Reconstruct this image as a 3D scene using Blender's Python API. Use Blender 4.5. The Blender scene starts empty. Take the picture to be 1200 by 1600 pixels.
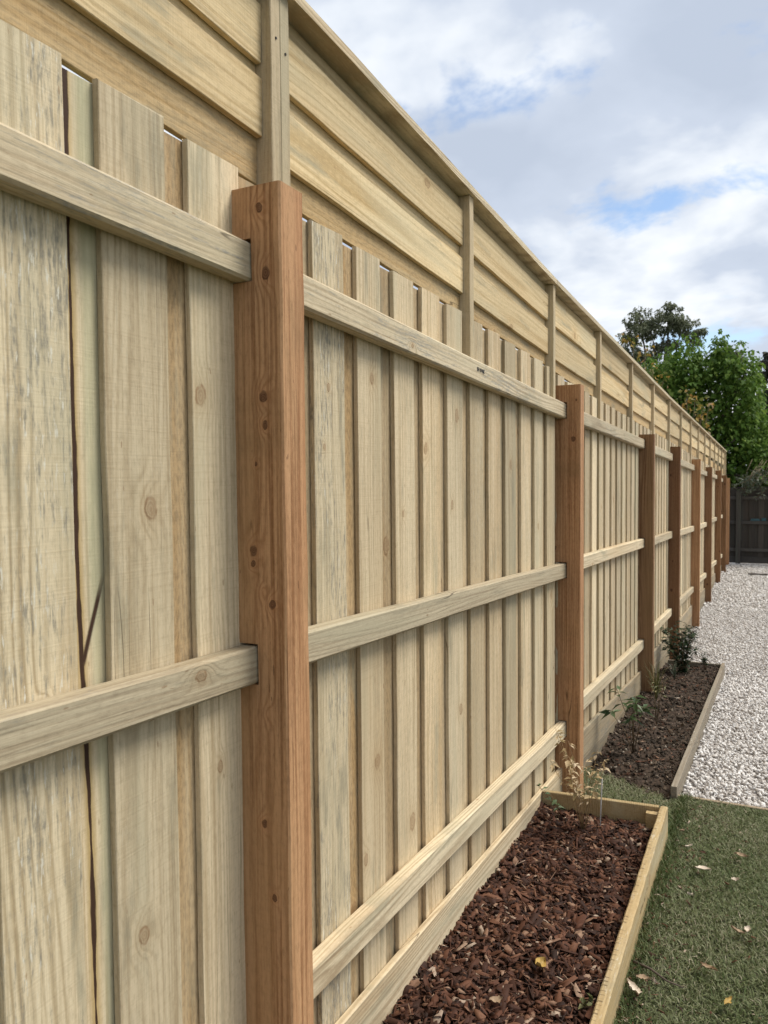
import bpy, bmesh, math, random
import numpy as np
from mathutils import Matrix, Vector
random.seed(7); rng = np.random.default_rng(7)
R = math.radians
scene = bpy.context.scene
C = scene.collection
ZC = 1.41                                   # eye height above the datum; all heights below are given relative to the eye

# ------------------------------------------------------------------ camera
cam = bpy.data.cameras.new('camera'); camo = bpy.data.objects.new('camera', cam); C.objects.link(camo)
cam.sensor_fit = 'VERTICAL'; cam.sensor_height = 36.0; cam.lens = 1202.0 / 1600.0 * 36.0
cam.clip_start = 0.02; cam.clip_end = 2000
right = Vector((0.89472813, 0.44651239, -0.00939474)); down = Vector((0.01041732, -0.04189503, -0.99906771)); fwd = Vector((-0.4464897, 0.89379612, -0.04213612))
camo.matrix_world = Matrix(((right.x, -down.x, -fwd.x, 0), (right.y, -down.y, -fwd.y, 0), (right.z, -down.z, -fwd.z, ZC), (0, 0, 0, 1)))
cam.dof.use_dof = True; cam.dof.focus_distance = 1.9; cam.dof.aperture_fstop = 11.0
scene.camera = camo

# ------------------------------------------------------------------ sky, sun, exposure
SUN_EL, SUN_AZ = R(55), R(36)               # azimuth measured from +X towards +Y
svec = Vector((math.cos(SUN_EL) * math.cos(SUN_AZ), math.cos(SUN_EL) * math.sin(SUN_AZ), math.sin(SUN_EL)))
world = bpy.data.worlds.new('World'); scene.world = world; world.use_nodes = True
wn, wl = world.node_tree.nodes, world.node_tree.links
wn.clear()

class G:
    """tiny helper that writes node expressions"""
    def __init__(s, tree): s.t = tree; s.n = tree.nodes; s.l = tree.links
    def put(s, inp, v):
        if isinstance(v, bpy.types.NodeSocket): s.l.new(v, inp)
        elif v is not None: inp.default_value = v
    def m(s, op, a, b=None, c=None, clamp=False):
        n = s.n.new('ShaderNodeMath'); n.operation = op; n.use_clamp = clamp
        s.put(n.inputs[0], a)
        if b is not None: s.put(n.inputs[1], b)
        if c is not None: s.put(n.inputs[2], c)
        return n.outputs[0]
    def add(s, a, b): return s.m('ADD', a, b)
    def sub(s, a, b): return s.m('SUBTRACT', a, b)
    def mul(s, a, b): return s.m('MULTIPLY', a, b)
    def xyz(s, x, y, z):
        n = s.n.new('ShaderNodeCombineXYZ'); s.put(n.inputs[0], x); s.put(n.inputs[1], y); s.put(n.inputs[2], z); return n.outputs[0]
    def sep(s, v):
        n = s.n.new('ShaderNodeSeparateXYZ'); s.put(n.inputs[0], v); return n.outputs
    def noise(s, v, scale=1.0, detail=2.0, rough=0.5, dist=0.0, out='Fac', dims='3D'):
        n = s.n.new('ShaderNodeTexNoise'); n.noise_dimensions = dims
        s.put(n.inputs['Vector'], v); s.put(n.inputs['Scale'], scale); s.put(n.inputs['Detail'], detail)
        s.put(n.inputs['Roughness'], rough); s.put(n.inputs['Distortion'], dist); return n.outputs[out]
    def step(s, x, a, b, lo=0.0, hi=1.0):
        n = s.n.new('ShaderNodeMapRange'); n.interpolation_type = 'SMOOTHSTEP'; n.clamp = True
        s.put(n.inputs[0], x); s.put(n.inputs[1], a); s.put(n.inputs[2], b); s.put(n.inputs[3], lo); s.put(n.inputs[4], hi); return n.outputs[0]
    def mix(s, f, a, b, mode='MIX'):
        n = s.n.new('ShaderNodeMix'); n.data_type = 'RGBA'; n.blend_type = mode; n.clamp_factor = True
        s.put(n.inputs[0], f); s.put(n.inputs[6], s.col(a)); s.put(n.inputs[7], s.col(b)); return n.outputs[2]
    def col(s, c):
        return (c[0], c[1], c[2], 1.0) if isinstance(c, (tuple, list)) else c
    def ramp(s, f, stops, interp='LINEAR'):
        n = s.n.new('ShaderNodeValToRGB'); n.color_ramp.interpolation = interp
        e = n.color_ramp.elements
        while len(e) < len(stops): e.new(0.5)
        for i, (p, c) in enumerate(stops): e[i].position = p; e[i].color = (c[0], c[1], c[2], 1)
        s.put(n.inputs[0], f); return n.outputs[0]
    def attr(s, name, kind='OBJECT', out='Fac'):
        n = s.n.new('ShaderNodeAttribute'); n.attribute_type = kind; n.attribute_name = name; return n.outputs[out]
    def objcoord(s): return s.n.new('ShaderNodeTexCoord').outputs['Object']
    def rand(s): return s.n.new('ShaderNodeObjectInfo').outputs['Random']

g = G(world.node_tree)
sky = wn.new('ShaderNodeTexSky'); sky.sky_type = 'NISHITA'; sky.sun_disc = False
sky.sun_elevation = SUN_EL; sky.sun_rotation = math.atan2(svec.x, svec.y); sky.air_density = 1.0; sky.dust_density = 0.6
bg1 = wn.new('ShaderNodeBackground'); bg1.inputs[1].default_value = 0.12; wl.new(sky.outputs[0], bg1.inputs[0])
dirv = wn.new('ShaderNodeTexCoord').outputs['Generated']
d = g.sep(dirv)
zz = g.add(g.m('MAXIMUM', d[2], 0.0), 0.28)                     # cloud sheet seen in perspective
cp = g.xyz(g.m('DIVIDE', d[0], zz), g.m('DIVIDE', d[1], zz), 23.5)
n_big = g.noise(cp, 1.3, 5, 0.5, 0.15)
n_mid = g.noise(cp, 3.6, 5, 0.5, 0.2)
n_brk = g.noise(g.xyz(g.m('DIVIDE', d[0], zz), g.m('DIVIDE', d[1], zz), 54.05), 3.0, 6, 0.55, 0.15)
shade = g.add(g.mul(n_big, 0.7), g.mul(n_mid, 0.46))
ccol = g.ramp(shade, [(0.45, (0.52, 0.59, 0.71)), (0.55, (0.60, 0.67, 0.79)), (0.615, (0.82, 0.87, 0.94)), (0.69, (1.04, 1.06, 1.08))])
cover = g.step(n_brk, 0.32, 0.44)
bg2 = wn.new('ShaderNodeBackground'); bg2.inputs[1].default_value = 0.73; wl.new(ccol, bg2.inputs[0])
mixw = wn.new('ShaderNodeMixShader'); wl.new(cover, mixw.inputs[0]); wl.new(bg1.outputs[0], mixw.inputs[1]); wl.new(bg2.outputs[0], mixw.inputs[2])
wo = wn.new('ShaderNodeOutputWorld'); wl.new(mixw.outputs[0], wo.inputs[0])

sl = bpy.data.lights.new('sun', 'SUN'); sl.energy = 2.9; sl.angle = R(27); sl.color = (1.0, 0.95, 0.86)
so = bpy.data.objects.new('sun', sl); C.objects.link(so); so.rotation_euler = svec.to_track_quat('Z', 'Y').to_euler(); so.location = (4, 3, 8)
scene.view_settings.view_transform = 'Standard'; scene.view_settings.look = 'None'
scene.view_settings.exposure = 0.55; scene.view_settings.gamma = 1.0; scene.view_settings.use_curve_mapping = False
scene.cycles.max_bounces = 5; scene.cycles.diffuse_bounces = 3; scene.cycles.adaptive_threshold = 0.02

# ------------------------------------------------------------------ materials
def newmat(name):
    m = bpy.data.materials.new(name); m.use_nodes = True
    m.node_tree.nodes.clear(); gg = G(m.node_tree)
    b = gg.n.new('ShaderNodeBsdfPrincipled'); o = gg.n.new('ShaderNodeOutputMaterial'); gg.l.new(b.outputs[0], o.inputs[0])
    b.inputs['Specular IOR Level'].default_value = 0.25
    return m, gg, b
def bump(gg, b, h, strength, dist):
    n = gg.n.new('ShaderNodeBump'); gg.put(n.inputs['Height'], h); n.inputs['Strength'].default_value = strength; n.inputs['Distance'].default_value = dist
    gg.l.new(n.outputs[0], b.inputs['Normal'])

def wood(name, axis, early, late, spacing=0.007, warm=(0.375, 0.245, 0.115), grey=(0.205, 0.19, 0.15), contrast=0.6, knots=0.14, green=(0.43, 0.395, 0.27), crack=False, both=False, dashes=False, heroes=None, kdark=0.30, smudge=0.72, saw=0.8, scuff=1.0, knotcol=(0.23, 0.13, 0.06), rough=0.78):
    m, gg, b = newmat(name)
    o = gg.sep(gg.objcoord()); rnd = gg.rand()
    if axis == 'Z': u, v, w = o[1], o[2], o[0]
    else: u, v, w = o[2], o[1], o[0]
    r2 = gg.m('FRACT', gg.mul(rnd, 17.31)); r3 = gg.m('FRACT', gg.mul(rnd, 53.77)); r4 = gg.m('FRACT', gg.mul(rnd, 91.13))
    va = gg.add(v, gg.mul(rnd, 41.0))
    # knots: one candidate point per cell, only some cells carry one
    vo = gg.n.new('ShaderNodeTexVoronoi'); vo.voronoi_dimensions = '2D'; vo.feature = 'F1'; vo.inputs['Scale'].default_value = 1.0
    SU, SV = 7.0, 2.6
    kc = gg.xyz(gg.mul(gg.add(gg.add(u, w) if both else u, gg.mul(r2, 9.0)), SU), gg.mul(va, SV), 0.0)
    gg.l.new(kc, vo.inputs['Vector'])
    kp = gg.sep(vo.outputs['Position']); kk = gg.sep(kc); kcol = gg.sep(vo.outputs['Color'])
    du = gg.m('DIVIDE', gg.sub(kk[0], kp[0]), SU); dv = gg.m('DIVIDE', gg.sub(kk[1], kp[1]), SV * 1.5)
    kd = gg.m('SQRT', gg.add(gg.mul(du, du), gg.mul(dv, dv)))
    kd = gg.add(kd, gg.mul(gg.sub(gg.noise(gg.xyz(u, v, w), 90, 2), 0.5), 0.006))
    sel = gg.m('LESS_THAN', kcol[0], knots)
    ksz = gg.add(0.0035, gg.mul(gg.mul(kcol[1], kcol[1]), 0.012))
    kn = gg.add(gg.m('DIVIDE', kd, ksz), gg.mul(gg.sub(1.0, sel), 20.0))
    nz = gg.mul(gg.sub(gg.noise(gg.xyz(u, v, w), 70, 2), 0.5), 0.007)
    def hero(hp, hv, hs, pc):
        a1 = gg.sub(pc, hp); a2 = gg.mul(gg.sub(v, hv), 0.7)
        return gg.m('DIVIDE', gg.add(gg.m('SQRT', gg.add(gg.mul(a1, a1), gg.mul(a2, a2))), nz), hs)
    if heroes is None:
        kn = gg.m('MINIMUM', kn, hero(gg.attr('knot_u'), gg.attr('knot_v'), gg.m('MAXIMUM', gg.attr('knot_size'), 0.0001), u))
        kn = gg.m('MINIMUM', kn, hero(gg.attr('knot_u2'), gg.attr('knot_v2'), gg.m('MAXIMUM', gg.attr('knot_size2'), 0.0001), u))
    else:
        face = gg.step(u, -0.034, -0.0365, 20.0, 0.0)
        for (hp, hv, hs) in heroes: kn = gg.m('MINIMUM', kn, gg.add(hero(hp, hv, hs, w), face))
    kmask = gg.step(kn, 1.0, 0.75)
    khalo = gg.m('POWER', 2.718, gg.mul(gg.m('POWER', gg.m('DIVIDE', kn, 2.4), 2.0), -1.0))
    # growth rings of a board sawn beside the heart
    wob = gg.sub(gg.noise(gg.xyz(gg.mul(u, 4), gg.mul(va, 0.8), gg.mul(w, 4)), 1.0, 2), 0.5)
    wob2 = gg.sub(gg.noise(gg.xyz(gg.mul(u, 25), gg.mul(va, 3.5), gg.mul(w, 25)), 1.0, 2), 0.5)
    uc = gg.add(gg.mul(gg.sub(r3, 0.5), 0.16), gg.mul(gg.sub(gg.noise(gg.xyz(0.0, gg.mul(va, 0.55), rnd), 1.0, 1), 0.5), 0.16))
    wc = gg.add(-0.015, gg.mul(r4, -0.06))
    a = gg.sub(u, uc); c2 = gg.sub(w, wc)
    rr = gg.m('SQRT', gg.add(gg.mul(a, a), gg.mul(c2, c2)))
    rr = gg.add(rr, gg.add(gg.mul(wob, 0.035), gg.add(gg.mul(wob2, 0.006), gg.mul(khalo, 0.024))))
    irr = gg.noise(gg.xyz(gg.mul(rr, 70), rnd, 0.0), 1.0, 2)
    ring = gg.add(0.5, gg.mul(gg.m('SINE', gg.add(gg.mul(rr, 6.2832 / spacing), gg.mul(irr, 9.0))), 0.5))
    ring = gg.m('POWER', ring, 2.2)
    fade = gg.noise(gg.xyz(gg.mul(u, 14), gg.mul(va, 1.3), gg.mul(w, 14)), 1.0, 2)
    fib = gg.noise(gg.xyz(gg.mul(u, 420), gg.mul(va, 7), gg.mul(w, 420)), 1.0, 3, 0.6)
    fib2 = gg.noise(gg.xyz(gg.mul(u, 110), gg.mul(va, 1.6), gg.mul(w, 110)), 1.0, 3, 0.6)
    lf = gg.mul(gg.mul(ring, gg.step(fade, 0.28, 0.68)), gg.mul(gg.add(0.30, gg.mul(gg.mul(r4, r4), 0.7)), contrast))
    colr = gg.mix(lf, early, late)
    colr = gg.mix(gg.mul(gg.step(fib2, 0.42, 0.72), 0.5 * contrast + 0.1), colr, late)
    strk = gg.noise(gg.xyz(gg.mul(u, 65), gg.mul(va, 0.9), gg.mul(w, 65)), 1.0, 4, 0.65)
    dark = [x * 0.62 for x in late]
    colr = gg.mix(gg.mul(gg.step(strk, 0.58, 0.74), 0.55 * contrast), colr, dark)
    mott = gg.noise(gg.xyz(gg.mul(u, 200), gg.mul(va, 60), gg.mul(w, 200)), 1.0, 3, 0.65)
    colr = gg.mix(gg.mul(gg.step(mott, 0.5, 0.7), 0.22), colr, dark)
    colr = gg.mix(gg.mul(gg.step(mott, 0.46, 0.3), 0.2), colr, [min(1, x * 1.25) for x in early])
    # colour swings along the board and from board to board
    big = gg.noise(gg.xyz(gg.mul(u, 9), gg.mul(va, 0.9), gg.mul(w, 9)), 1.0, 3)
    colr = gg.mix(gg.m('ADD', gg.mul(gg.step(big, 0.50, 0.70), 0.5), gg.mul(gg.attr('mould'), 0.38), None, True), colr, green)
    colr = gg.mix(gg.mul(gg.step(gg.noise(gg.xyz(gg.mul(u, 7), gg.mul(va, 0.5), gg.add(w, 7.0)), 1.0, 2), 0.5, 0.75), 0.35), colr, warm)
    wn_ = gg.noise(gg.xyz(gg.mul(u, 30), gg.mul(va, 1.5), gg.add(w, 3.0)), 1.0, 3)
    colr = gg.mix(gg.mul(gg.attr('warm'), gg.step(wn_, 0.3, 0.65, 0.55, 1.0)), colr, gg.mix(gg.step(mott, 0.4, 0.65), warm, [x * 0.66 for x in warm]))
    # broad dirty smudges and fine bands left by the saw
    smg = gg.noise(gg.xyz(gg.mul(u, 16), gg.mul(va, 2.6), gg.add(w, 5.0)), 1.0, 5, 0.65)
    colr = gg.mix(gg.mul(gg.step(smg, 0.52, 0.74), smudge), colr, [x * 0.55 for x in green])
    sawn = gg.noise(gg.xyz(gg.mul(u, 9), gg.mul(va, 300), gg.mul(w, 9)), 1.0, 2)
    colr = gg.mix(gg.mul(gg.step(sawn, 0.5, 0.75), 0.20 * saw), colr, late)
    # grey weathering in streaks and speckle
    gn = gg.noise(gg.xyz(gg.mul(u, 150), gg.mul(va, 14), gg.mul(w, 150)), 1.0, 4, 0.72)
    gn2 = gg.noise(gg.xyz(gg.mul(u, 10), gg.mul(va, 1.7), gg.mul(w, 10)), 1.0, 3)
    gat = gg.attr('grey')
    gth = gg.add(gg.mul(gn, 0.65), gg.mul(gn2, 0.45))
    gm = gg.mul(gg.mul(gg.step(mott, 0.36, 0.60, 0.35, 1.0), gg.step(gth, gg.sub(0.72, gg.mul(gat, 0.22)), gg.sub(0.80, gg.mul(gat, 0.16)))), gg.m('MINIMUM', gg.mul(gat, 1.4), 0.85))
    colr = gg.mix(gm, colr, grey)
    sc = gg.noise(gg.xyz(gg.mul(u, 150), gg.mul(va, 22), gg.mul(w, 150)), 1.0, 4, 0.7)
    colr = gg.mix(gg.mul(gg.mul(gg.step(sc, 0.57, 0.66), gg.step(gn2, 0.42, 0.56)), gg.mul(gg.m('MINIMUM', gat, 0.8), scuff)), colr, (0.60, 0.58, 0.49))
    # knots
    krings = gg.add(0.5, gg.mul(gg.m('SINE', gg.mul(kn, 16.0)), 0.5))
    colr = gg.mix(gg.mul(khalo, 0.30), colr, warm)
    kedge = gg.mul(gg.mul(gg.step(kn, 1.22, 0.98), gg.step(kn, 0.68, 0.95)), gg.step(gg.noise(gg.xyz(gg.mul(u, 60), gg.mul(va, 60), w), 1.0, 1), 0.35, 0.6, 0.25, 1.0))
    colr = gg.mix(gg.mul(kmask, gg.add(kdark, gg.mul(krings, 0.22))), colr, knotcol)
    colr = gg.mix(gg.mul(kedge, 0.62 + 0.3 * kdark), colr, knotcol)
    # drying splits
    spl = gg.m('ABSOLUTE', gg.sub(gg.noise(gg.xyz(gg.mul(u, 22), gg.mul(va, 1.1), gg.mul(w, 22)), 1.0, 1), 0.5))
    spm = gg.mul(gg.step(spl, 0.007, 0.002), gg.step(gg.noise(gg.xyz(gg.mul(u, 5), gg.mul(va, 2.0), gg.add(w, 11.0)), 1.0, 1), 0.60, 0.66))
    colr = gg.mix(gg.mul(spm, 0.75), colr, [x * 0.3 for x in late])
    if dashes:
        dsh = gg.mul(gg.step(gg.noise(gg.xyz(0.0, gg.mul(v, 120), 1.0), 1.0, 1), 0.55, 0.62), gg.step(gg.add(w, gg.mul(gg.sub(fib, 0.5), 0.02)), 0.002, -0.002))
        colr = gg.mix(gg.mul(dsh, 0.7), colr, [x * 0.35 for x in late])
    # small dark flecks
    fl = gg.noise(gg.xyz(gg.mul(u, 130), gg.mul(va, 30), gg.mul(w, 130)), 1.0, 1)
    colr = gg.mix(gg.mul(gg.step(fl, 0.76, 0.80), 0.55), colr, knotcol)
    if crack:   # bark seam that forks low on the board
        path = gg.add(gg.add(-0.004, gg.mul(gg.step(v, 0.5, 1.3), -0.0135)), gg.mul(gg.sub(gg.noise(gg.xyz(0.0, gg.mul(v, 2.3), 4.0), 1.0, 3), 0.5), 0.010))
        wid = gg.add(0.0016, gg.mul(gg.step(gg.noise(gg.xyz(0.0, gg.mul(v, 3.1), 9.0), 1.0, 2), 0.36, 0.62), 0.0055))
        dd = gg.m('ABSOLUTE', gg.sub(u, path))
        colr = gg.mix(gg.mul(gg.step(dd, 0.016, 0.002), 0.75), colr, (0.36, 0.24, 0.08))
        colr = gg.mix(gg.mul(gg.step(gg.sub(u, path), 0.010, 0.028), 0.55), colr, (0.39, 0.385, 0.24))
        cm = gg.step(gg.add(dd, gg.mul(gg.sub(fl, 0.5), 0.004)), wid, gg.mul(wid, 0.55))
        br = gg.m('ABSOLUTE', gg.sub(gg.sub(u, path), gg.mul(gg.m('MAXIMUM', gg.sub(v, 0.96), 0.0), 0.36)))
        bmk = gg.mul(gg.mul(gg.step(br, 0.006, 0.002), gg.step(v, 0.95, 0.97)), gg.step(v, 1.10, 1.05))
        cm = gg.m('MAXIMUM', cm, bmk)
        colr = gg.mix(cm, colr, (0.045, 0.022, 0.012))
    tone = gg.add(0.80, gg.mul(r2, 0.38))
    tone = gg.mul(tone, gg.add(1.0, gg.attr('tone')))
    tn = gg.n.new('ShaderNodeVectorMath'); tn.operation = 'SCALE'; gg.put(tn.inputs[0], colr); gg.put(tn.inputs['Scale'], tone)
    gg.l.new(tn.outputs[0], b.inputs['Base Color'])
    b.inputs['Roughness'].default_value = rough
    h = gg.add(gg.add(gg.mul(fib, 0.6), gg.mul(sawn, saw * 0.5)), gg.add(gg.mul(ring, -0.25), gg.mul(kmask, 0.3)))
    if crack: h = gg.sub(h, gg.mul(cm, 2.0))
    bump(gg, b, h, 0.55, 0.0016)
    return m

def ipl(x, pts):
    return float(np.interp(x, [p[0] for p in pts], [p[1] for p in pts]))
GP = [(-30, -1.40), (2.6, -1.41), (3.5, -1.455), (4.0, -1.50), (7.5, -1.775), (10.3, -1.865), (14.7, -1.895), (18.9, -1.935), (30, -1.96), (300, -1.96)]
PINE = dict(early=(0.635, 0.525, 0.35), late=(0.31, 0.22, 0.115))
M = {}
M['paling'] = wood('pine_paling', 'Z', **PINE, spacing=0.010, contrast=1.0)
M['paling_crack'] = wood('pine_paling_with_bark_seam', 'Z', **PINE, spacing=0.010, contrast=1.0, crack=True)
M['rail'] = wood('pine_rail', 'Y', (0.54, 0.455, 0.31), (0.27, 0.20, 0.12), spacing=0.008, contrast=1.0, knots=0.16, saw=0.2, scuff=0.15, grey=(0.25, 0.24, 0.205))
M['lap'] = wood('pine_lap_board', 'Y', (0.61, 0.48, 0.28), (0.36, 0.245, 0.105), spacing=0.012, contrast=0.95, knots=0.22, warm=(0.48, 0.30, 0.12))
M['stud'] = wood('pine_stud', 'Z', (0.54, 0.44, 0.285), (0.38, 0.29, 0.16), spacing=0.008, contrast=0.6, knots=0.1, saw=1.0)
POSTW = dict(early=(0.50, 0.295, 0.15), late=(0.18, 0.078, 0.027), spacing=0.011, warm=(0.42, 0.19, 0.085), green=(0.36, 0.22, 0.10), contrast=1.6, knotcol=(0.055, 0.02, 0.009), saw=0.3, scuff=0.0, kdark=0.6, smudge=0.45)
NEARK = [(0.0225, 0.147, 0.0085), (0.0255, 0.097, 0.006), (-0.0035, -0.124, 0.008), (-0.0055, -0.150, 0.006), (0.0145, -0.194, 0.007), (0.0345, -0.218, 0.0075), (0.0205, -0.416, 0.010), (0.0205, 0.474, 0.007), (0.0315, 0.362, 0.009), (0.005, 0.03, 0.003), (-0.01, -0.33, 0.004), (0.01, -0.62, 0.006), (0.03, -0.75, 0.005)]
M['post'] = wood('brown_hardwood_post', 'Z', **POSTW, both=True, knots=0.65)
M['post_near'] = wood('knotty_brown_post', 'Z', **POSTW, both=True, knots=0.0, heroes=[(a_, b_ - (ipl(1.121, GP) - 0.25), c_ * 0.9) for (a_, b_, c_) in NEARK])
M['bed'] = wood('pine_bed_board', 'Y', (0.40, 0.30, 0.155), (0.24, 0.16, 0.07), spacing=0.008, contrast=0.9, knots=0.3, saw=1.5, dashes=True, grey=(0.24, 0.20, 0.14))
M['bed_grey'] = wood('weathered_bed_board', 'Y', (0.30, 0.255, 0.19), (0.20, 0.15, 0.10), spacing=0.008, contrast=0.7, knots=0.3, green=(0.22, 0.22, 0.15), warm=(0.28, 0.19, 0.11), grey=(0.22, 0.21, 0.18))
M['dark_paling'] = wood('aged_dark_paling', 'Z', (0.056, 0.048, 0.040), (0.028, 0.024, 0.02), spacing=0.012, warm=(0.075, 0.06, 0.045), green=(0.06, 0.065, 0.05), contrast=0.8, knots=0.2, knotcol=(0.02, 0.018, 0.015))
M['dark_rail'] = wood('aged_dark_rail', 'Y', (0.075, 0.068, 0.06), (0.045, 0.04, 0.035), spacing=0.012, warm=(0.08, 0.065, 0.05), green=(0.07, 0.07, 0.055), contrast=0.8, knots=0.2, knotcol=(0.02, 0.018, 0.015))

def flat(name, col, rough=0.7, var=0.0, scale=40, spec=0.25, bstr=0.0):
    m, gg, b = newmat(name)
    n = gg.noise(gg.objcoord(), scale, 4)
    c = gg.mix(gg.step(n, 0.3, 0.7), [x * (1 - var) for x in col], [min(1, x * (1 + var)) for x in col])
    gg.l.new(c, b.inputs['Base Color']); b.inputs['Roughness'].default_value = rough; b.inputs['Specular IOR Level'].default_value = spec
    if bstr: bump(gg, b, n, bstr, 0.004)
    return m
M['ink'] = flat('stamp_ink', (0.02, 0.02, 0.025), 0.6)
M['nail'] = flat('nail_hole', (0.02, 0.016, 0.012), 0.6)
M['tag'] = flat('white_label', (0.75, 0.76, 0.78), 0.4)
M['teal'] = flat('teal_plastic', (0.035, 0.085, 0.10), 0.5, 0.2)
M['stake'] = flat('grey_stake', (0.42, 0.40, 0.38), 0.6, 0.2)

def bit_mat(name, stops, rough=0.75, spec=0.2, trans=0.0, back=None):
    """colour by a per-piece random value stored in the mesh"""
    m, gg, b = newmat(name)
    r = gg.attr('piece', 'GEOMETRY')
    c = gg.ramp(r, stops)
    n = gg.noise(gg.n.new('ShaderNodeNewGeometry').outputs['Position'], 160, 2)
    c = gg.mix(gg.step(n, 0.35, 0.7, 0.0, 0.35), c, [x * 0.45 for x in stops[len(stops) // 2][1]])
    gg.l.new(c, b.inputs['Base Color']); b.inputs['Roughness'].default_value = rough; b.inputs['Specular IOR Level'].default_value = spec
    if trans:
        t = gg.n.new('ShaderNodeBsdfTranslucent'); gg.l.new(c, t.inputs[0]); mx = gg.n.new('ShaderNodeMixShader'); mx.inputs[0].default_value = trans
        out = [x for x in gg.n if x.type == 'OUTPUT_MATERIAL'][0]
        gg.l.new(b.outputs[0], mx.inputs[1]); gg.l.new(t.outputs[0], mx.inputs[2]); gg.l.new(mx.outputs[0], out.inputs[0])
    return m
M['mulch'] = bit_mat('bark_mulch', [(0.0, (0.014, 0.007, 0.005)), (0.35, (0.042, 0.017, 0.010)), (0.7, (0.092, 0.036, 0.019)), (0.86, (0.15, 0.068, 0.037)), (0.95, (0.25, 0.15, 0.095)), (1.0, (0.40, 0.31, 0.23))])
M['gravel'] = bit_mat('white_gravel', [(0.0, (0.11, 0.09, 0.07)), (0.14, (0.27, 0.23, 0.19)), (0.4, (0.52, 0.48, 0.44)), (0.7, (0.67, 0.635, 0.595)), (1.0, (0.81, 0.785, 0.75))], rough=0.8)
M['grass'] = bit_mat('lawn_blades', [(0.0, (0.055, 0.095, 0.022)), (0.4, (0.135, 0.162, 0.062)), (0.7, (0.225, 0.23, 0.125)), (0.88, (0.34, 0.305, 0.205)), (1.0, (0.45, 0.375, 0.27))], rough=0.55, spec=0.2, trans=0.15)
M['soilbits'] = bit_mat('soil_clods', [(0.0, (0.016, 0.012, 0.008)), (0.6, (0.052, 0.038, 0.026)), (0.92, (0.10, 0.073, 0.05)), (1.0, (0.30, 0.26, 0.21))], rough=0.9)
M['tree_leaf'] = bit_mat('green_leaf', [(0.0, (0.045, 0.09, 0.018)), (0.5, (0.105, 0.19, 0.033)), (0.85, (0.18, 0.28, 0.05)), (1.0, (0.27, 0.36, 0.075))], rough=0.6, spec=0.12, trans=0.38)
M['gum_leaf'] = bit_mat('gum_leaf', [(0.0, (0.10, 0.115, 0.065)), (0.5, (0.18, 0.20, 0.115)), (1.0, (0.28, 0.29, 0.185))], rough=0.6, spec=0.1, trans=0.35)
M['conifer'] = bit_mat('conifer_needle', [(0.0, (0.035, 0.036, 0.024)), (0.6, (0.07, 0.068, 0.045)), (1.0, (0.12, 0.105, 0.07))], rough=0.7, trans=0.15)
M['yellow_leaf'] = bit_mat('turning_leaf', [(0.0, (0.07, 0.11, 0.02)), (0.4, (0.16, 0.18, 0.04)), (0.6, (0.40, 0.29, 0.05)), (0.85, (0.48, 0.26, 0.07)), (1.0, (0.55, 0.42, 0.27))], rough=0.5, trans=0.3)
M['dry_leaf'] = bit_mat('dried_leaf', [(0.0, (0.20, 0.15, 0.06)), (0.5, (0.50, 0.37, 0.20)), (1.0, (0.66, 0.53, 0.36))], rough=0.6, trans=0.25)
M['glossy'] = bit_mat('glossy_leaf', [(0.0, (0.03, 0.055, 0.018)), (0.6, (0.06, 0.10, 0.035)), (1.0, (0.14, 0.19, 0.085))], rough=0.45, spec=0.25, trans=0.2)
M['dark_leaf'] = bit_mat('dark_leaf', [(0.0, (0.012, 0.024, 0.010)), (0.7, (0.028, 0.050, 0.020)), (1.0, (0.09, 0.12, 0.06))], rough=0.55, spec=0.15, trans=0.15)
M['strap'] = bit_mat('strap_leaf', [(0.0, (0.06, 0.07, 0.02)), (0.6, (0.12, 0.12, 0.04)), (1.0, (0.26, 0.22, 0.11))], rough=0.5, trans=0.15)
M['sage'] = bit_mat('grey_green_leaf', [(0.0, (0.05, 0.065, 0.04)), (0.6, (0.10, 0.125, 0.08)), (1.0, (0.18, 0.20, 0.14))], rough=0.5, trans=0.15)
M['stem'] = flat('stem', (0.12, 0.085, 0.045), 0.7, 0.3)
M['dry_stem'] = flat('dry_stem', (0.30, 0.20, 0.10), 0.7, 0.3)
M['bark'] = flat('bark', (0.085, 0.065, 0.05), 0.85, 0.4, 12, bstr=0.5)
M['paleleaf'] = flat('bleached_leaf', (0.56, 0.47, 0.37), 0.6, 0.15, 60)
M['tanleaf'] = flat('tan_leaf', (0.34, 0.24, 0.15), 0.65, 0.25, 60)
M['goldleaf'] = flat('golden_leaf', (0.38, 0.25, 0.07), 0.6, 0.25, 60)
M['greenleaf'] = flat('fresh_leaf', (0.15, 0.24, 0.05), 0.5, 0.3, 60)
M['earth'] = flat('dark_earth', (0.045, 0.030, 0.020), 0.95, 0.5, 60, bstr=0.8)
M['thatch'] = flat('lawn_thatch', (0.055, 0.060, 0.028), 0.95, 0.5, 90, bstr=0.6)
M['gravelbase'] = flat('gravel_bed', (0.32, 0.29, 0.265), 0.9, 0.5, 55, bstr=1.0)
M['far'] = flat('far_ground', (0.07, 0.08, 0.045), 0.95, 0.3, 3)

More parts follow.
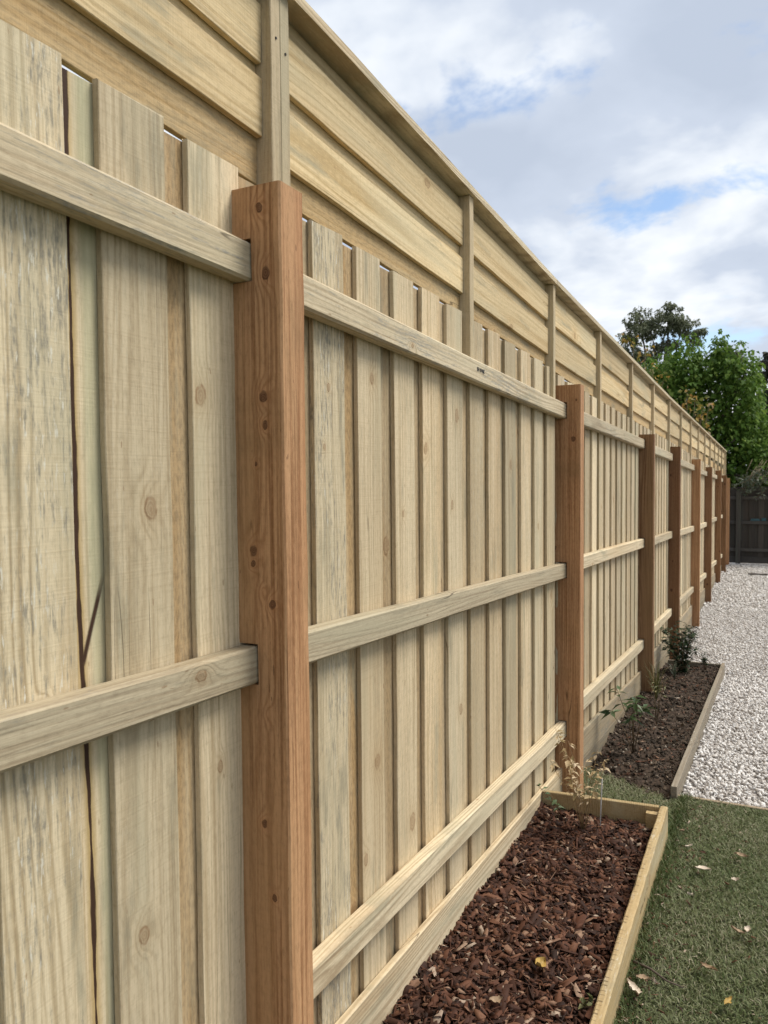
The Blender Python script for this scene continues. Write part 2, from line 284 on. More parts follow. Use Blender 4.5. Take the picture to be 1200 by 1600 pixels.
# ------------------------------------------------------------------ builders
def link(o, parent=None):
    C.objects.link(o)
    if parent is not None: o.parent = parent
    return o
def empty(name, loc=(0, 0, 0)):
    o = bpy.data.objects.new(name, None); o.location = loc; o.empty_display_size = 0.1; C.objects.link(o); return o
def tag(o, label=None, cat=None, group=None, kind=None):
    if label: o['label'] = label
    if cat: o['category'] = cat
    if group: o['group'] = group
    if kind: o['kind'] = kind
    return o
def mesh(name, verts, faces, mat, parent=None, loc=(0, 0, 0), smooth=False):
    me = bpy.data.meshes.new(name); me.from_pydata([tuple(v) for v in verts], [], [tuple(f) for f in faces]); me.update()
    me.materials.append(mat)
    if smooth: me.polygons.foreach_set('use_smooth', [True] * len(me.polygons))
    o = bpy.data.objects.new(name, me); o.location = loc
    return link(o, parent)
def fast_mesh(name, V, F, piece, mat, parent=None, loc=(0, 0, 0), smooth=False):
    """V (n,3) float, F (m,3|4) int, piece (n,) random value per vertex"""
    me = bpy.data.meshes.new(name); V = np.asarray(V, np.float32); F = np.asarray(F, np.int32); k = F.shape[1]
    me.vertices.add(len(V)); me.vertices.foreach_set('co', V.ravel())
    me.loops.add(F.size); me.loops.foreach_set('vertex_index', F.ravel())
    me.polygons.add(len(F)); me.polygons.foreach_set('loop_start', np.arange(0, F.size, k, dtype=np.int32))
    if smooth: me.polygons.foreach_set('use_smooth', np.ones(len(F), bool))
    me.update(calc_edges=True)
    if piece is not None:
        at = me.attributes.new('piece', 'FLOAT', 'POINT'); at.data.foreach_set('value', np.asarray(piece, np.float32))
    me.materials.append(mat)
    o = bpy.data.objects.new(name, me); o.location = loc
    return link(o, parent)

def timber(name, axis, length, su, sw, mat, parent, loc, bev=0.002, n=6, jit=0.0012, rot=None, rag=0.0, bow=0.0):
    """a sawn piece: chamfered section swept along its length with small wander. axis 'Z': u=y, 'Y': u=z, 'X': u=z,w=y"""
    hu, hw = su / 2, sw / 2
    sec = [(-hu + bev, -hw), (hu - bev, -hw), (hu, -hw + bev), (hu, hw - bev), (hu - bev, hw), (-hu + bev, hw), (-hu, hw - bev), (-hu, -hw + bev)]
    V, F = [], []
    rr = random.Random(hash((name, round(loc[1], 3), round(loc[2], 3))) & 0xffff)
    bw = rr.uniform(-1, 1) * bow; ph = rr.uniform(0, 6)
    for i in range(n + 1):
        t = i / n; s = t * length
        ou = rr.uniform(-jit, jit) + bw * math.sin(t * math.pi); ow = rr.uniform(-jit, jit) * 0.5
        for (uu, ww) in sec:
            a = uu + ou + rr.uniform(-jit, jit) * 0.5; c = ww + ow
            ss = s
            if rag and i in (0, n): ss += rr.uniform(-rag, rag)
            V.append({'Z': (c, a, ss), 'Y': (c, ss, a), 'X': (ss, c, a)}[axis])
    for i in range(n):
        for k in range(8):
            k2 = (k + 1) % 8
            F.append((i * 8 + k, i * 8 + k2, (i + 1) * 8 + k2, (i + 1) * 8 + k))
    F.append(tuple(range(8))[::-1]); F.append(tuple(n * 8 + k for k in range(8)))
    o = mesh(name, V, F, mat, parent, loc)
    bm = bmesh.new(); bm.from_mesh(o.data); bmesh.ops.recalc_face_normals(bm, faces=bm.faces); bm.to_mesh(o.data); bm.free()
    if rot: o.rotation_euler = rot
    return o

SL = -0.0307537
def gz(y): return ipl(y, GP) + ZC
gzv = lambda y: np.interp(y, [p[0] for p in GP], [p[1] for p in GP]) + ZC

# ------------------------------------------------------------------ ground sheets
def sheet(name, x0, x1, y0, y1, nx, ny, zf, mat):
    xs = np.linspace(x0, x1, nx + 1); ys = np.linspace(y0, y1, ny + 1)
    V = [(x, y, zf(x, y)) for y in ys for x in xs]
    F = [(j * (nx + 1) + i, j * (nx + 1) + i + 1, (j + 1) * (nx + 1) + i + 1, (j + 1) * (nx + 1) + i) for j in range(ny) for i in range(nx)]
    return mesh(name, V, F, mat, smooth=True)
ysg = [-300, -30, 2.6, 3.5, 4.0, 5.5, 7.5, 10.3, 14.7, 18.9, 30, 300, 900]
V = [(x, y, ipl(y, GP) + ZC - 0.06) for y in ysg for x in (-900, 900)]
F = [(2 * i, 2 * i + 1, 2 * i + 3, 2 * i + 2) for i in range(len(ysg) - 1)]
gr = mesh('ground', V, F, M['far']); tag(gr, 'flat earth running out under the garden and beyond', None, kind='structure')
lawn = sheet('lawn', -0.86, 4.0, -3.0, 3.76, 30, 60, lambda x, y: gz(y) - 0.012 + 0.006 * math.sin(x * 9 + y * 5) , M['thatch']); tag(lawn, 'short green lawn beside the mulched garden bed', kind='structure')
def gfaces():
    xs = [-0.86, -0.37, 0.5, 2, 4, 6]; ys = list(np.linspace(3.70, 7.55, 16)) + list(np.linspace(8.2, 19.6, 24))
    V = [(x, y, gz(y) - 0.030) for y in ys for x in xs]; k = len(xs)
    F = [(j * k + i, j * k + i + 1, (j + 1) * k + i + 1, (j + 1) * k + i) for j in range(len(ys) - 1) for i in range(k - 1) if not (i == 0 and ys[j] < 7.5)]
    return V, F
gb = mesh('gravel_ground', *gfaces(), M['gravelbase'], smooth=True); tag(gb, 'bed of pale ground under the white gravel', kind='structure')

# ------------------------------------------------------------------ the new fence
PF, KF, BF, RF = -0.754, -0.856, -0.868, -0.819        # post front, front paling face, back paling face, rail front
TH = 0.012
POST_Y = [1.121, 3.485, 5.955, 7.84, 10.29, 12.5, 15.04, 17.0, 18.45]
POST_T = [0.549, 0.525, 0.498, 0.530, 0.533, 0.526, 0.57, 0.545, 0.53]
fence = empty('timber_paling_fence', (KF, 1.12, gz(1.12)))
tag(fence, 'tall new pale timber paling fence with brown posts and a lapped board extension on top', 'fence')
FO = Vector(fence.location)
def rel(x, y, z): return (x - FO.x, y - FO.y, z - FO.z)
def ref(y, z): return z + SL * y + ZC

# rails: (start ref, end ref) for each bay, heights of the upper edge
BAYS = [(-1.28, POST_Y[0])] + [(POST_Y[i] + 0.075, POST_Y[i + 1]) for i in range(8)]
TOPR = [(0.4365, 0.4546), (0.447, 0.443), (0.442, 0.461), (0.450, 0.462), (0.446, 0.458), (0.447, 0.459), (0.467, 0.483), (0.474, 0.478), (0.476, 0.478)]
MIDR = [(-0.260, -0.263), (-0.260, -0.281), (-0.272, -0.273), (-0.292, -0.280), (-0.286, -0.295), (-0.299, -0.300), (-0.275, -0.267), (-0.252, -0.253), (-0.25, -0.25)]
BOTR = [(-1.00, -1.06), (-0.949, -1.011), (-0.975, -1.028), (-1.006, -1.026), (-1.02, -1.055), (-1.007, -1.062), (-1.0, -1.044), (-1.007, -1.049), (-1.01, -1.04)]
RH = 0.068
notches = {}
for bi, (y0, y1) in enumerate(BAYS):
    for kind, tab, gy in (('t', TOPR, 0.75), ('m', MIDR, 0.15), ('b', BOTR, 0.0)):
        a, b_ = tab[bi]
        za, zb = ref(y0, a), ref(y1, b_)
        e0, e1 = y0 - (0.03 if bi else 0.0), y1 + 0.035
        sl_ = (zb - za) / (y1 - y0)
        zs = za + sl_ * (e0 - y0)
        h = RH + (0.004 if kind == 'b' else 0)
        o = timber('rail', 'Y', (e1 - e0) * math.sqrt(1 + sl_ * sl_), h, 0.037, M['rail'], fence, rel(RF - 0.0185, e0, zs - h / 2), bev=0.005, n=10, jit=0.0006, rot=(math.atan(sl_), 0, 0), bow=0.003)
        if kind == 't': o['grey'] = gy * (1.0 if bi < 2 else 0.75)
        elif kind == 'm': o['grey'] = 0.5 if bi == 0 else 0.25
        else: o['grey'] = 0.0
        o['tone'] = {'t': -0.02, 'm': 0.02, 'b': 0.06}[kind]
        if bi == 1 and kind == 't': stamp_rail = o; stamp_sl = sl_; stamp_z = lambda y, za=za, y0=y0, s=sl_: za + s * (y - y0)
        if bi < 8: notches.setdefault(bi, []).append((zb - h, zb, 0))
        if bi > 0: notches.setdefault(bi - 1, []).append((za - h, za, 1))

# posts with housings cut for the rails
for i, y in enumerate(POST_Y):
    zt = ref(y, POST_T[i]); zb = gz(y) - 0.25
    p = timber('post', 'Z', zt - zb, 0.075, 0.127, M['post_near'] if i == 0 else M['post'], fence, rel(PF - 0.0635, y + 0.0375, zb), bev=0.0035, n=22, jit=0.0012, bow=0.002)
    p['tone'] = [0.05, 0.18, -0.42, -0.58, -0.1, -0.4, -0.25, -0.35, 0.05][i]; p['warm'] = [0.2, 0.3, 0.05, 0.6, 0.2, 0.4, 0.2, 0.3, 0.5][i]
    if i < 3:
        cutters = []
        for (z0, z1, side) in notches[i]:
            bm = bmesh.new(); bmesh.ops.create_cube(bm, size=1.0)
            bmesh.ops.scale(bm, verts=bm.verts, vec=(0.09, 0.0371, (z1 - z0) + 0.006)); me = bpy.data.meshes.new('cut'); bm.to_mesh(me); bm.free()
            c = bpy.data.objects.new('cut', me); C.objects.link(c); c.location = (RF + 0.0035 - 0.045, y + (0.0173 if side == 0 else 0.0577), (z0 + z1) / 2 + 0.0015); cutters.append(c)
            md = p.modifiers.new('b', 'BOOLEAN'); md.object = c; md.operation = 'DIFFERENCE'; md.solver = 'EXACT'
        bpy.context.view_layer.update()
        ev = p.evaluated_get(bpy.context.evaluated_depsgraph_get())
        nm = bpy.data.meshes.new_from_object(ev); p.modifiers.clear(); p.data = nm
        for c in cutters:
            cm_ = c.data; bpy.data.objects.remove(c); bpy.data.meshes.remove(cm_)

# palings: outer boards with gaps, inner boards behind the gaps
fronts = [(0.055, 0.185), (0.247, 0.377), (0.438, 0.570), (0.629, 0.758), (0.819, 0.953), (1.006, 1.142), (1.205, 1.334),
          (1.390, 1.521), (1.583, 1.704), (1.778, 1.903), (1.957, 2.084), (2.141, 2.268), (2.334, 2.462), (2.520, 2.645), (2.705, 2.835), (2.904, 3.030), (3.098, 3.226), (3.292, 3.431)]
y = 3.487
while y < 18.35:
    w_ = 0.128 + random.uniform(-0.006, 0.006); fronts.append((y, y + w_)); y += 0.1935 + random.uniform(-0.006, 0.006)
def plinth_top(y):
    b = next((k for k, (a, c) in enumerate(BAYS) if y <= c + 0.05), 8)
    if b <= 1: return ipl(y, [(-1.3, -1.10), (1.12, -1.19), (1.45, -1.207), (3.4, -1.336)]) + ZC
    if b == 2: return ipl(y, [(3.5, -1.262), (5.95, -1.45)]) + ZC
    a, c = BAYS[b]; t = (y - a) / (c - a)
    return ref(y, BOTR[b][0] * (1 - t) + BOTR[b][1] * t) - 0.235
GREY = {3: 0.8, 4: 0.12, 5: 0.1, 7: 0.95, 8: 0.0, 9: 0.12, 10: 0.08, 13: 0.25, 16: 0.35}
TONE = {3: -0.06, 4: -0.02, 5: 0.0, 7: -0.04, 8: 0.10, 9: 0.04, 10: 0.06, 11: 0.05}
PTOP = [(0, 0.60), (1.0, 0.598), (1.3, 0.587), (3.3, 0.588), (3.6, 0.573), (6, 0.578), (8, 0.588), (18, 0.60)]
HK = {3: [(0.70, -0.30, 0.005)], 4: [(0.905, -0.042, 0.0125), (0.87, -0.70, 0.010)], 5: [(1.027, 0.144, 0.0125), (1.06, -0.50, 0.007)], 7: [(1.45, 0.2, 0.006)], 8: [(1.665, -0.696, 0.0135), (1.655, 0.243, 0.010)], 9: [(1.87, -0.93, 0.016), (1.82, -0.40, 0.004)], 11: [(2.22, 0.193, 0.014), (2.243, -0.723, 0.012)], 14: [(2.77, 0.05, 0.012)], 16: [(3.15, -0.2, 0.008)]}
for i, (a, b_) in enumerate(fronts):
    yc = (a + b_) / 2; zt = ref(yc, ipl(yc, PTOP) + random.uniform(-0.003, 0.002))
    zb = plinth_top(yc) - 0.05
    o = timber('paling', 'Z', zt - zb, b_ - a, TH, M['paling'], fence, rel(KF - TH / 2, yc, zb), bev=0.0012, n=14, jit=0.0009, rag=0.0025, bow=0.0015)
    o['grey'] = GREY.get(i, random.choice([0.05, 0.1, 0.2, 0.3, 0.4]) + (0.2 if i > 17 else 0)); o['tone'] = TONE.get(i, random.uniform(-0.10, 0.12)); o['warm'] = 0.0 if i < 9 else random.choice([0, 0, 0, 0.2, 0.4]); o['mould'] = {3: 0.5, 4: 0.15, 5: 0.0, 7: 0.5, 8: 0.0}.get(i, random.choice([0, 0, 0.25, 0.5, 0.8]))
    if i in HK:
        for q_, (ky, kz, ks) in enumerate(HK[i]):
            sfx = '2' if q_ else ''
            o['knot_u' + sfx] = ky - yc; o['knot_v' + sfx] = kz + ZC - zb; o['knot_size' + sfx] = ks
    else:
        o['knot_u'] = random.uniform(-.045, .045); o['knot_v'] = random.uniform(.1, 1.7); o['knot_size'] = random.uniform(.006, .014)
    if i + 1 < len(fronts):                                     # the board behind the gap that follows
        c = fronts[i + 1][0]; g0, g1 = b_ - 0.032, c + 0.032; yc = (g0 + g1) / 2
        seam = (i == 3)
        zt2 = ref((a + b_) / 2, ipl((a + b_) / 2, PTOP)) - random.uniform(0.007, 0.011)
        o = timber('paling', 'Z', zt2 - zb, g1 - g0, TH, M['paling_crack'] if seam else M['paling'], fence, rel(BF - TH / 2 - 0.0006, yc, zb), bev=0.0012, n=14, jit=0.0007, rag=0.002, bow=0.001)
        o['warm'] = 0.0 if seam else {4: 0.95, 7: 1.0, 8: 0.7, 9: 0.8, 10: 0.6}.get(i, random.uniform(0.25, 0.9))
        o['grey'] = 0.05; o['tone'] = 0.0 if seam else -0.06

# plinth boards at the foot
for bi, (y0, y1) in enumerate(BAYS):
    zs, ze = plinth_top(max(y0, y0 + 0.051) if bi else y0), plinth_top(y1 - 0.001)
    s_ = (ze - zs) / (y1 - y0)
    for k in range(2):
        o = timber('plinth_board', 'Y', (y1 - y0 + 0.03) * math.sqrt(1 + s_ * s_), 0.142, 0.019, M['rail'], fence, rel(KF + 0.0105 - k * 0.0015, y0, zs - 0.071 - k * 0.145), bev=0.003, n=8, jit=0.0008, rot=(math.atan(s_), 0, 0))
        o['grey'] = 0.8 if bi > 1 else 0.05; o['tone'] = (0.02 if bi < 2 else -0.30) - 0.1 * k; o['warm'] = 0.1 if bi < 2 else 0.3  # beyond the second post: weathered grey, with that area's shade put into the tone

# extension: studs, lapped boards, capping
CAPR = [(-2, 0.992), (1.55, 0.991), (2.3, 0.979), (3.3, 0.966), (5.4, 0.976), (7.7, 0.991), (11.7, 1.046), (18.8, 1.139)]
def capz(y): return ipl(y, CAPR) + SL * y + ZC              # top of the capping
CT = 0.025
STUD_R = [0.20, 1.2575, 1.2890, 2.333, 3.378, 4.418, 5.54, 6.66, 7.80, 8.92, 10.10, 11.26, 12.45, 13.6, 14.8, 15.95, 17.1, 18.2, 18.72]
LAPF = -0.8615; LT = 0.0125; LB = LAPF - LT - 0.0008
# capping in lengths, each follows the top line
cuts = [-1.28, 1.265, 3.36, 5.52, 8.90, 12.43, 15.93, 18.76]
for a, b_ in zip(cuts[:-1], cuts[1:]):
    n = 8; V, F = [], []
    x0, x1 = -0.828 - FO.x, -0.915 - FO.x
    for i in range(n + 1):
        yy = a + 0.0008 + (b_ - a - 0.0016) * i / n; zt = capz(yy) + random.uniform(-0.0008, 0.0008)
        for (xx, dz) in ((x0, -0.004), (x0 - 0.004, 0), (x1 + 0.004, 0), (x1, -0.004), (x1, -CT), (x0, -CT)):
            V.append((xx, yy - FO.y, zt + dz - FO.z))
    for i in range(n):
        for k in range(6): F.append((i * 6 + k, i * 6 + (k + 1) % 6, (i + 1) * 6 + (k + 1) % 6, (i + 1) * 6 + k))
    F.append(tuple(range(6))[::-1]); F.append(tuple(n * 6 + k for k in range(6)))
    o = mesh('capping', V, F, M['rail'], fence); o['grey'] = 0.2; o['tone'] = 0.12
    bm = bmesh.new(); bm.from_mesh(o.data); bmesh.ops.recalc_face_normals(bm, faces=bm.faces); bm.to_mesh(o.data); bm.free()
for i, yr in enumerate(STUD_R):
    wd = 0.0308 if i in (1, 2) else 0.035
    yc = yr - wd / 2; zt = capz(yc) - CT - 0.0015
    zb = ref(yc, POST_T[0]) - 0.01 if i in (1, 2) else ref(yc, 0.448)
    pi = min(range(9), key=lambda k: abs(POST_Y[k] + 0.037 - yc))
    zb -= 0.0
    o = timber('stud', 'Z', zt - zb, wd, 0.045, M['stud'], fence, rel(-0.84 - 0.0225, yc, zb), bev=0.0015, n=8, jit=0.0006)
    o['grey'] = 0.0; o['tone'] = 0.05 if i in (1, 2) else -0.02; o['warm'] = 0.1
    if i in (1, 2):
        for zz_ in (0.872, 0.590):
            bm = bmesh.new(); bmesh.ops.create_cone(bm, cap_ends=True, segments=10, radius1=0.0026, radius2=0.0026, depth=0.002)
            bmesh.ops.rotate(bm, verts=bm.verts, matrix=Matrix.Rotation(R(90), 3, 'Y'))
            me = bpy.data.meshes.new('nail'); bm.to_mesh(me); bm.free(); me.materials.append(M['nail'])
            nl = bpy.data.objects.new('nail', me); link(nl, o); nl.location = (0.0232, (0.001 if i == 1 else 0.001), ref(yc, zz_ + (0.0 if i == 1 else -0.014)) - zb)
        if i == 2:
            t = mesh('label_tag', [(0.0, 0.0, 0.0), (0.0, 0.026, -0.004), (0.0, 0.026, 0.024), (0.0, 0.0, 0.028), (-0.0012, 0.0, 0.0), (-0.0012, 0.026, -0.004), (-0.0012, 0.026, 0.024), (-0.0012, 0.0, 0.028)],
                     [(0, 1, 2, 3), (7, 6, 5, 4), (0, 4, 5, 1), (1, 5, 6, 2), (2, 6, 7, 3), (3, 7, 4, 0)], M['tag'], o)
            t.location = (-0.0085, 0.0156, ref(yc, 0.866) - zb)
# lapped boards: outer rows A and B, inner rows behind them
joints = [(-1.28, 0.155), (0.20, 1.2253), (1.275, 2.2965), (2.333, 3.3415), (3.378, 4.3815)] + [(STUD_R[k], STUD_R[k + 1] - 0.0365) for k in range(5, len(STUD_R) - 1)]
def lapboard(y0, y1, lowf, wdt, xf, warm, tone, grey=0.08):
    za, zb = lowf(y0), lowf(y1); s_ = (zb - za) / (y1 - y0)
    o = timber('lap_board', 'Y', (y1 - y0) * math.sqrt(1 + s_ * s_), wdt, LT, M['lap'], fence, rel(xf - LT / 2, y0, za + wdt / 2), bev=0.0012, n=12, jit=0.0008, rot=(math.atan(s_), 0, 0), bow=0.003)
    o['warm'] = warm; o['tone'] = tone; o['grey'] = grey
for j, (a, b_) in enumerate(joints):
    a2, b2 = a - 0.004, b_
    ja = random.uniform(-0.002, 0.002)
    offB = -0.170 if j < 2 else -0.181 + ja
    offA = -0.305 if j < 2 else -0.329 + ja * 1.5
    fB = lambda y, o_=offB: capz(y) + o_
    fA = lambda y, o_=offA: capz(y) + o_
    fC = lambda y: ref(y, ipl(y, PTOP) + 0.0095)
    lapboard(a2, b2, fB, 0.110, LAPF, 0.0, 0.05)
    lapboard(a2, b2, fA, 0.109, LAPF, 0.05, 0.08)
    lapboard(a2, b2, lambda y: fB(y) + 0.086, -offB - 0.086 - CT - 0.002, LB, 0.0, -0.10, 0.25)
    lapboard(a2, b2, lambda y: fA(y) + 0.084, 0.090, LB, 0.0, -0.06, 0.25)
    lapboard(a2, b2, fC, 0.110, LB, 0.65, 0.02)

# stamp on the top rail of the second bay
cu = bpy.data.curves.new('stamp', 'FONT'); cu.body = 'EH 10 90E'; cu.size = 0.017; cu.extrude = 0.0002; cu.offset = 0.0004; cu.align_x = 'CENTER'; cu.align_y = 'CENTER'; cu.space_character = 0.95
to = bpy.data.objects.new('stamp_tmp', cu); C.objects.link(to); bpy.context.view_layer.update()
me = bpy.data.meshes.new_from_object(to.evaluated_get(bpy.context.evaluated_depsgraph_get())); bpy.data.objects.remove(to)
me.materials.clear(); me.materials.append(M['ink'])
st = bpy.data.objects.new('stamp_lettering', me); link(st, stamp_rail); st['label'] = 'small black treatment stamp printed on the rail'
ys = 2.335
bpy.context.view_layer.update()
Mw = Matrix.Translation((RF + 0.0009, ys, stamp_z(ys) - 0.031)) @ Matrix.Rotation(math.atan(stamp_sl) , 4, 'X') @ Matrix(((0, 0, 1, 0), (1, 0, 0, 0), (0, 1, 0, 0), (0, 0, 0, 1)))
st.matrix_parent_inverse = Matrix.Identity(4); st.matrix_basis = stamp_rail.matrix_world.inverted() @ Mw

# ------------------------------------------------------------------ garden bed edging
bed1 = empty('garden_bed_edging', (-0.36, 3.17, gz(3.17)))
tag(bed1, 'yellowish pine edging boards around the bark mulch bed', 'edging')
def r1(x, y, z): return (x - bed1.location.x, y - bed1.location.y, z - bed1.location.z)
o = timber('side_board', 'Y', 4.2, 0.15, 0.029, M['bed'], bed1, r1(-0.3575, -1.02, -1.307 + ZC - 0.075), bev=0.004, n=70, jit=0.0018); o['grey'] = 0.4; o['tone'] = 0.0
o = timber('end_board', 'X', 0.46, 0.145, 0.022, M['bed'], bed1, r1(-0.8335, 3.135, -1.309 + ZC - 0.0725), bev=0.002, n=6, jit=0.001); o['grey'] = 0.1; o['tone'] = -0.05
o.rotation_euler = (0, 0, R(5.0))
o = timber('corner_peg', 'Z', 0.15, 0.03, 0.045, M['bed'], bed1, r1(-0.397, 3.142, -1.475 + ZC), bev=0.002, n=3, jit=0.001)
bed2 = empty('garden_bed_edging', (-0.37, 5.6, gz(5.6)))
tag(bed2, 'weathered grey edging boards between the bare soil bed and the white gravel', 'edging')
def r2_(x, y, z): return (x - bed2.location.x, y - bed2.location.y, z - bed2.location.z)
s_ = (-1.69 + 1.415) / 3.87
o = timber('side_board', 'Y', 3.88, 0.155, 0.026, M['bed_grey'], bed2, r2_(-0.372, 3.68, -1.415 + ZC - 0.0775), bev=0.002, n=16, jit=0.001, rot=(math.atan(s_), 0, R(-0.36))); o['grey'] = 0.5; o['tone'] = -0.2
o = timber('end_board', 'X', 0.46, 0.13, 0.022, M['bed_grey'], bed2, r2_(-0.82, 7.53, -1.70 + ZC - 0.065), bev=0.002, n=5, jit=0.001); o['tone'] = -0.3
strip = timber('lawn_edging', 'X', 4.4, 0.09, 0.02, M['bed_grey'], None, (-0.362, 3.745, gz(3.745) - 0.042), bev=0.002, n=12, jit=0.0012)
tag(strip, 'thin brown timber strip dividing the lawn from the white gravel', 'edging'); strip['warm'] = 0.5
strip.rotation_euler = (0, 0, R(0.6))

# ------------------------------------------------------------------ scattered ground cover
def randrot(n, tilt=1.0):
    """random rotation matrices (n,3,3); tilt<1 keeps pieces flatter"""
    yaw = rng.uniform(0, 2 * np.pi, n); p = rng.normal(0, 0.5 * tilt, n); r = rng.normal(0, 0.6 * tilt, n)
    cy, sy, cp_, sp, cr, sr = np.cos(yaw), np.sin(yaw), np.cos(p), np.sin(p), np.cos(r), np.sin(r)
    m = np.empty((n, 3, 3))
    m[:, 0, 0] = cy * cp_; m[:, 0, 1] = cy * sp * sr - sy * cr; m[:, 0, 2] = cy * sp * cr + sy * sr
    m[:, 1, 0] = sy * cp_; m[:, 1, 1] = sy * sp * sr + cy * cr; m[:, 1, 2] = sy * sp * cr - cy * sr
    m[:, 2, 0] = -sp; m[:, 2, 1] = cp_ * sr; m[:, 2, 2] = cp_ * cr
    return m
def scatter(name, tv, tf, pos, scale, rot, mat, piece=None, jitter=0.0, smooth=False, parent=None):
    tv = np.asarray(tv, float); tf = np.asarray(tf, int); n = len(pos)
    v = tv[None] * scale[:, None, :]
    if jitter: v = v + rng.normal(0, jitter, v.shape) * scale[:, None, :]
    v = np.einsum('nij,nkj->nki', rot, v) + pos[:, None, :]
    f = tf[None] + (np.arange(n) * len(tv))[:, None, None]
    if piece is None: piece = rng.uniform(0, 1, n)
    return fast_mesh(name, v.reshape(-1, 3), f.reshape(-1, tf.shape[1]), np.repeat(piece, len(tv)), mat, parent, smooth=smooth)

# bark mulch: base sheet and chips
def mulch_z(x, y): return np.interp(y, [-1, 1.6, 3.1], [-1.30, -1.335, -1.385]) + 0.012 * np.sin(x * 13 + y * 6) * np.cos(y * 9 - x * 4) - 0.012 * (x > -0.42) + ZC
ms = sheet('mulch_bed_soil', -0.86, -0.375, -1.0, 3.14, 14, 90, lambda x, y: float(mulch_z(x, y)) - 0.018, M['earth']); tag(ms, 'dark earth under the bark mulch', kind='structure')
chip_v = [(-.5, -.32, 0), (-.15, -.5, .1), (.5, -.22, 0), (.42, .28, .05), (.05, .5, -.05), (-.48, .3, .08), (-.42, -.25, .9), (.4, -.2, 1.0), (.3, .25, .9), (-.4, .22, 1.0)]
chip_f = [(0, 1, 6), (1, 7, 6), (1, 2, 7), (2, 3, 7), (3, 8, 7), (3, 4, 8), (4, 9, 8), (4, 5, 9), (5, 0, 9), (0, 6, 9), (6, 7, 8), (6, 8, 9)]
N = 22000
px = rng.uniform(-0.845, -0.378, N); py = 3.13 - 3.2 * rng.uniform(0, 1, N) ** 1.25
ln = rng.gamma(2.2, 0.0085, N) + 0.006; wd = ln * rng.uniform(0.22, 0.65, N); wd = np.minimum(wd, 0.022); thk = rng.uniform(0.0015, 0.006, N)
pos = np.stack([px, py, mulch_z(px, py) + rng.uniform(-0.014, 0.012, N)], 1)
pc = rng.uniform(0, 1, N) ** 1.15
o = scatter('bark_mulch', chip_v, chip_f, pos, np.stack([ln, wd, thk], 1), randrot(N, 0.75), M['mulch'], pc, 0.09)
tag(o, 'red brown bark chip mulch filling the pine edged bed', 'mulch', kind='stuff')
# fine strands and splinters among the chips
N = 1500
px = rng.uniform(-0.845, -0.378, N); py = rng.uniform(0.6, 3.12, N)
pos = np.stack([px, py, mulch_z(px, py) + rng.uniform(0.0, 0.014, N)], 1)
o = scatter('mulch_splinters', chip_v, chip_f, pos, np.stack([rng.uniform(0.02, 0.06, N), rng.uniform(0.0012, 0.004, N), rng.uniform(0.001, 0.002, N)], 1), randrot(N, 0.5), M['mulch'], rng.uniform(0.3, 0.99, N), 0.1)
tag(o, 'thin pale splinters and shreds lying through the bark mulch', 'mulch', kind='stuff')

# soil of the second bed
def soil_z(x, y):
    zp = np.interp(y, [3.5, 4.0, 5.8, 7.5], [-1.49, -1.535, -1.60, -1.735]); zb = np.interp(y, [3.5, 3.7, 7.5], [-1.44, -1.45, -1.735])
    t = np.clip((x + 0.84) / 0.46, 0, 1)
    sink = np.clip((3.99 - (x + 0.84) * 0.62 - y) / 0.10, 0, 1) * 0.07
    return zp * (1 - t) + zb * t - sink + 0.016 * np.sin(x * 21 + y * 7) * np.sin(y * 11 - x * 8) + 0.010 * np.sin(x * 43 - y * 31) + ZC
ss = sheet('bare_soil', -0.86, -0.386, 3.62, 7.54, 26, 190, lambda x, y: float(soil_z(x, y)) + random.uniform(-0.007, 0.007), M['earth']); tag(ss, 'bare dark soil in the bed beyond the second post', kind='structure')
ico = bmesh.new(); bmesh.ops.create_icosphere(ico, subdivisions=1, radius=0.5)
ICO_V = [tuple(v.co) for v in ico.verts]; ICO_F = [tuple(v.index for v in f.verts) for f in ico.faces]; ico.free()
ob = bmesh.new(); bmesh.ops.create_icosphere(ob, subdivisions=1, radius=0.5); ob.free()
N = 16000
px = rng.uniform(-0.845, -0.39, N); py = rng.uniform(3.66, 7.52, N)
ms_ = rng.gamma(1.1, 0.0056, N) + 0.003
keep = (py > 3.95 - (px + 0.84) * 0.72)
pos = np.stack([px, py, soil_z(px, py) + rng.uniform(-0.006, 0.006, N)], 1)[keep]; ms_ = ms_[keep]; N = len(pos)
o = scatter('soil_clods', ICO_V, ICO_F, pos, np.stack([ms_, ms_ * rng.uniform(.6, 1, N), ms_ * rng.uniform(.5, .8, N)], 1), randrot(N), M['soilbits'], None, 0.17)
tag(o, 'crumbly dark soil clods covering the bare garden bed', 'soil', kind='stuff')

# gravel
def gravel(name, x0, x1, y0, y1, dens, smin, smax, label):
    n = int((x1 - x0) * (y1 - y0) * dens)
    px = rng.uniform(x0, x1, n); py = rng.uniform(y0, y1, n)
    bed = ((px < -0.352) & (py < 7.56)) | (px < -0.84)
    px, py = px[~bed], py[~bed]; n = len(px)
    s = rng.uniform(smin, smax, n)
    pos = np.stack([px, py, gzv(py) - 0.026 + rng.uniform(-0.004, 0.016, n)], 1)
    pcs = np.clip(rng.normal(0.68, 0.24, n), 0, 1)
    o = scatter(name, ICO_V, ICO_F, pos, np.stack([s, s * rng.uniform(.6, 1, n), s * rng.uniform(.5, .8, n)], 1), randrot(n, 1.5), M['gravel'], pcs, 0.14)
    tag(o, label, 'gravel', kind='stuff')
gravel('gravel', -0.35, 0.9, 3.775, 7.6, 4300, 0.010, 0.026, 'white gravel beside the grey edging of the soil bed')
gravel('gravel', -0.84, 1.2, 7.6, 12.0, 2300, 0.012, 0.027, 'white gravel along the foot of the middle fence posts')
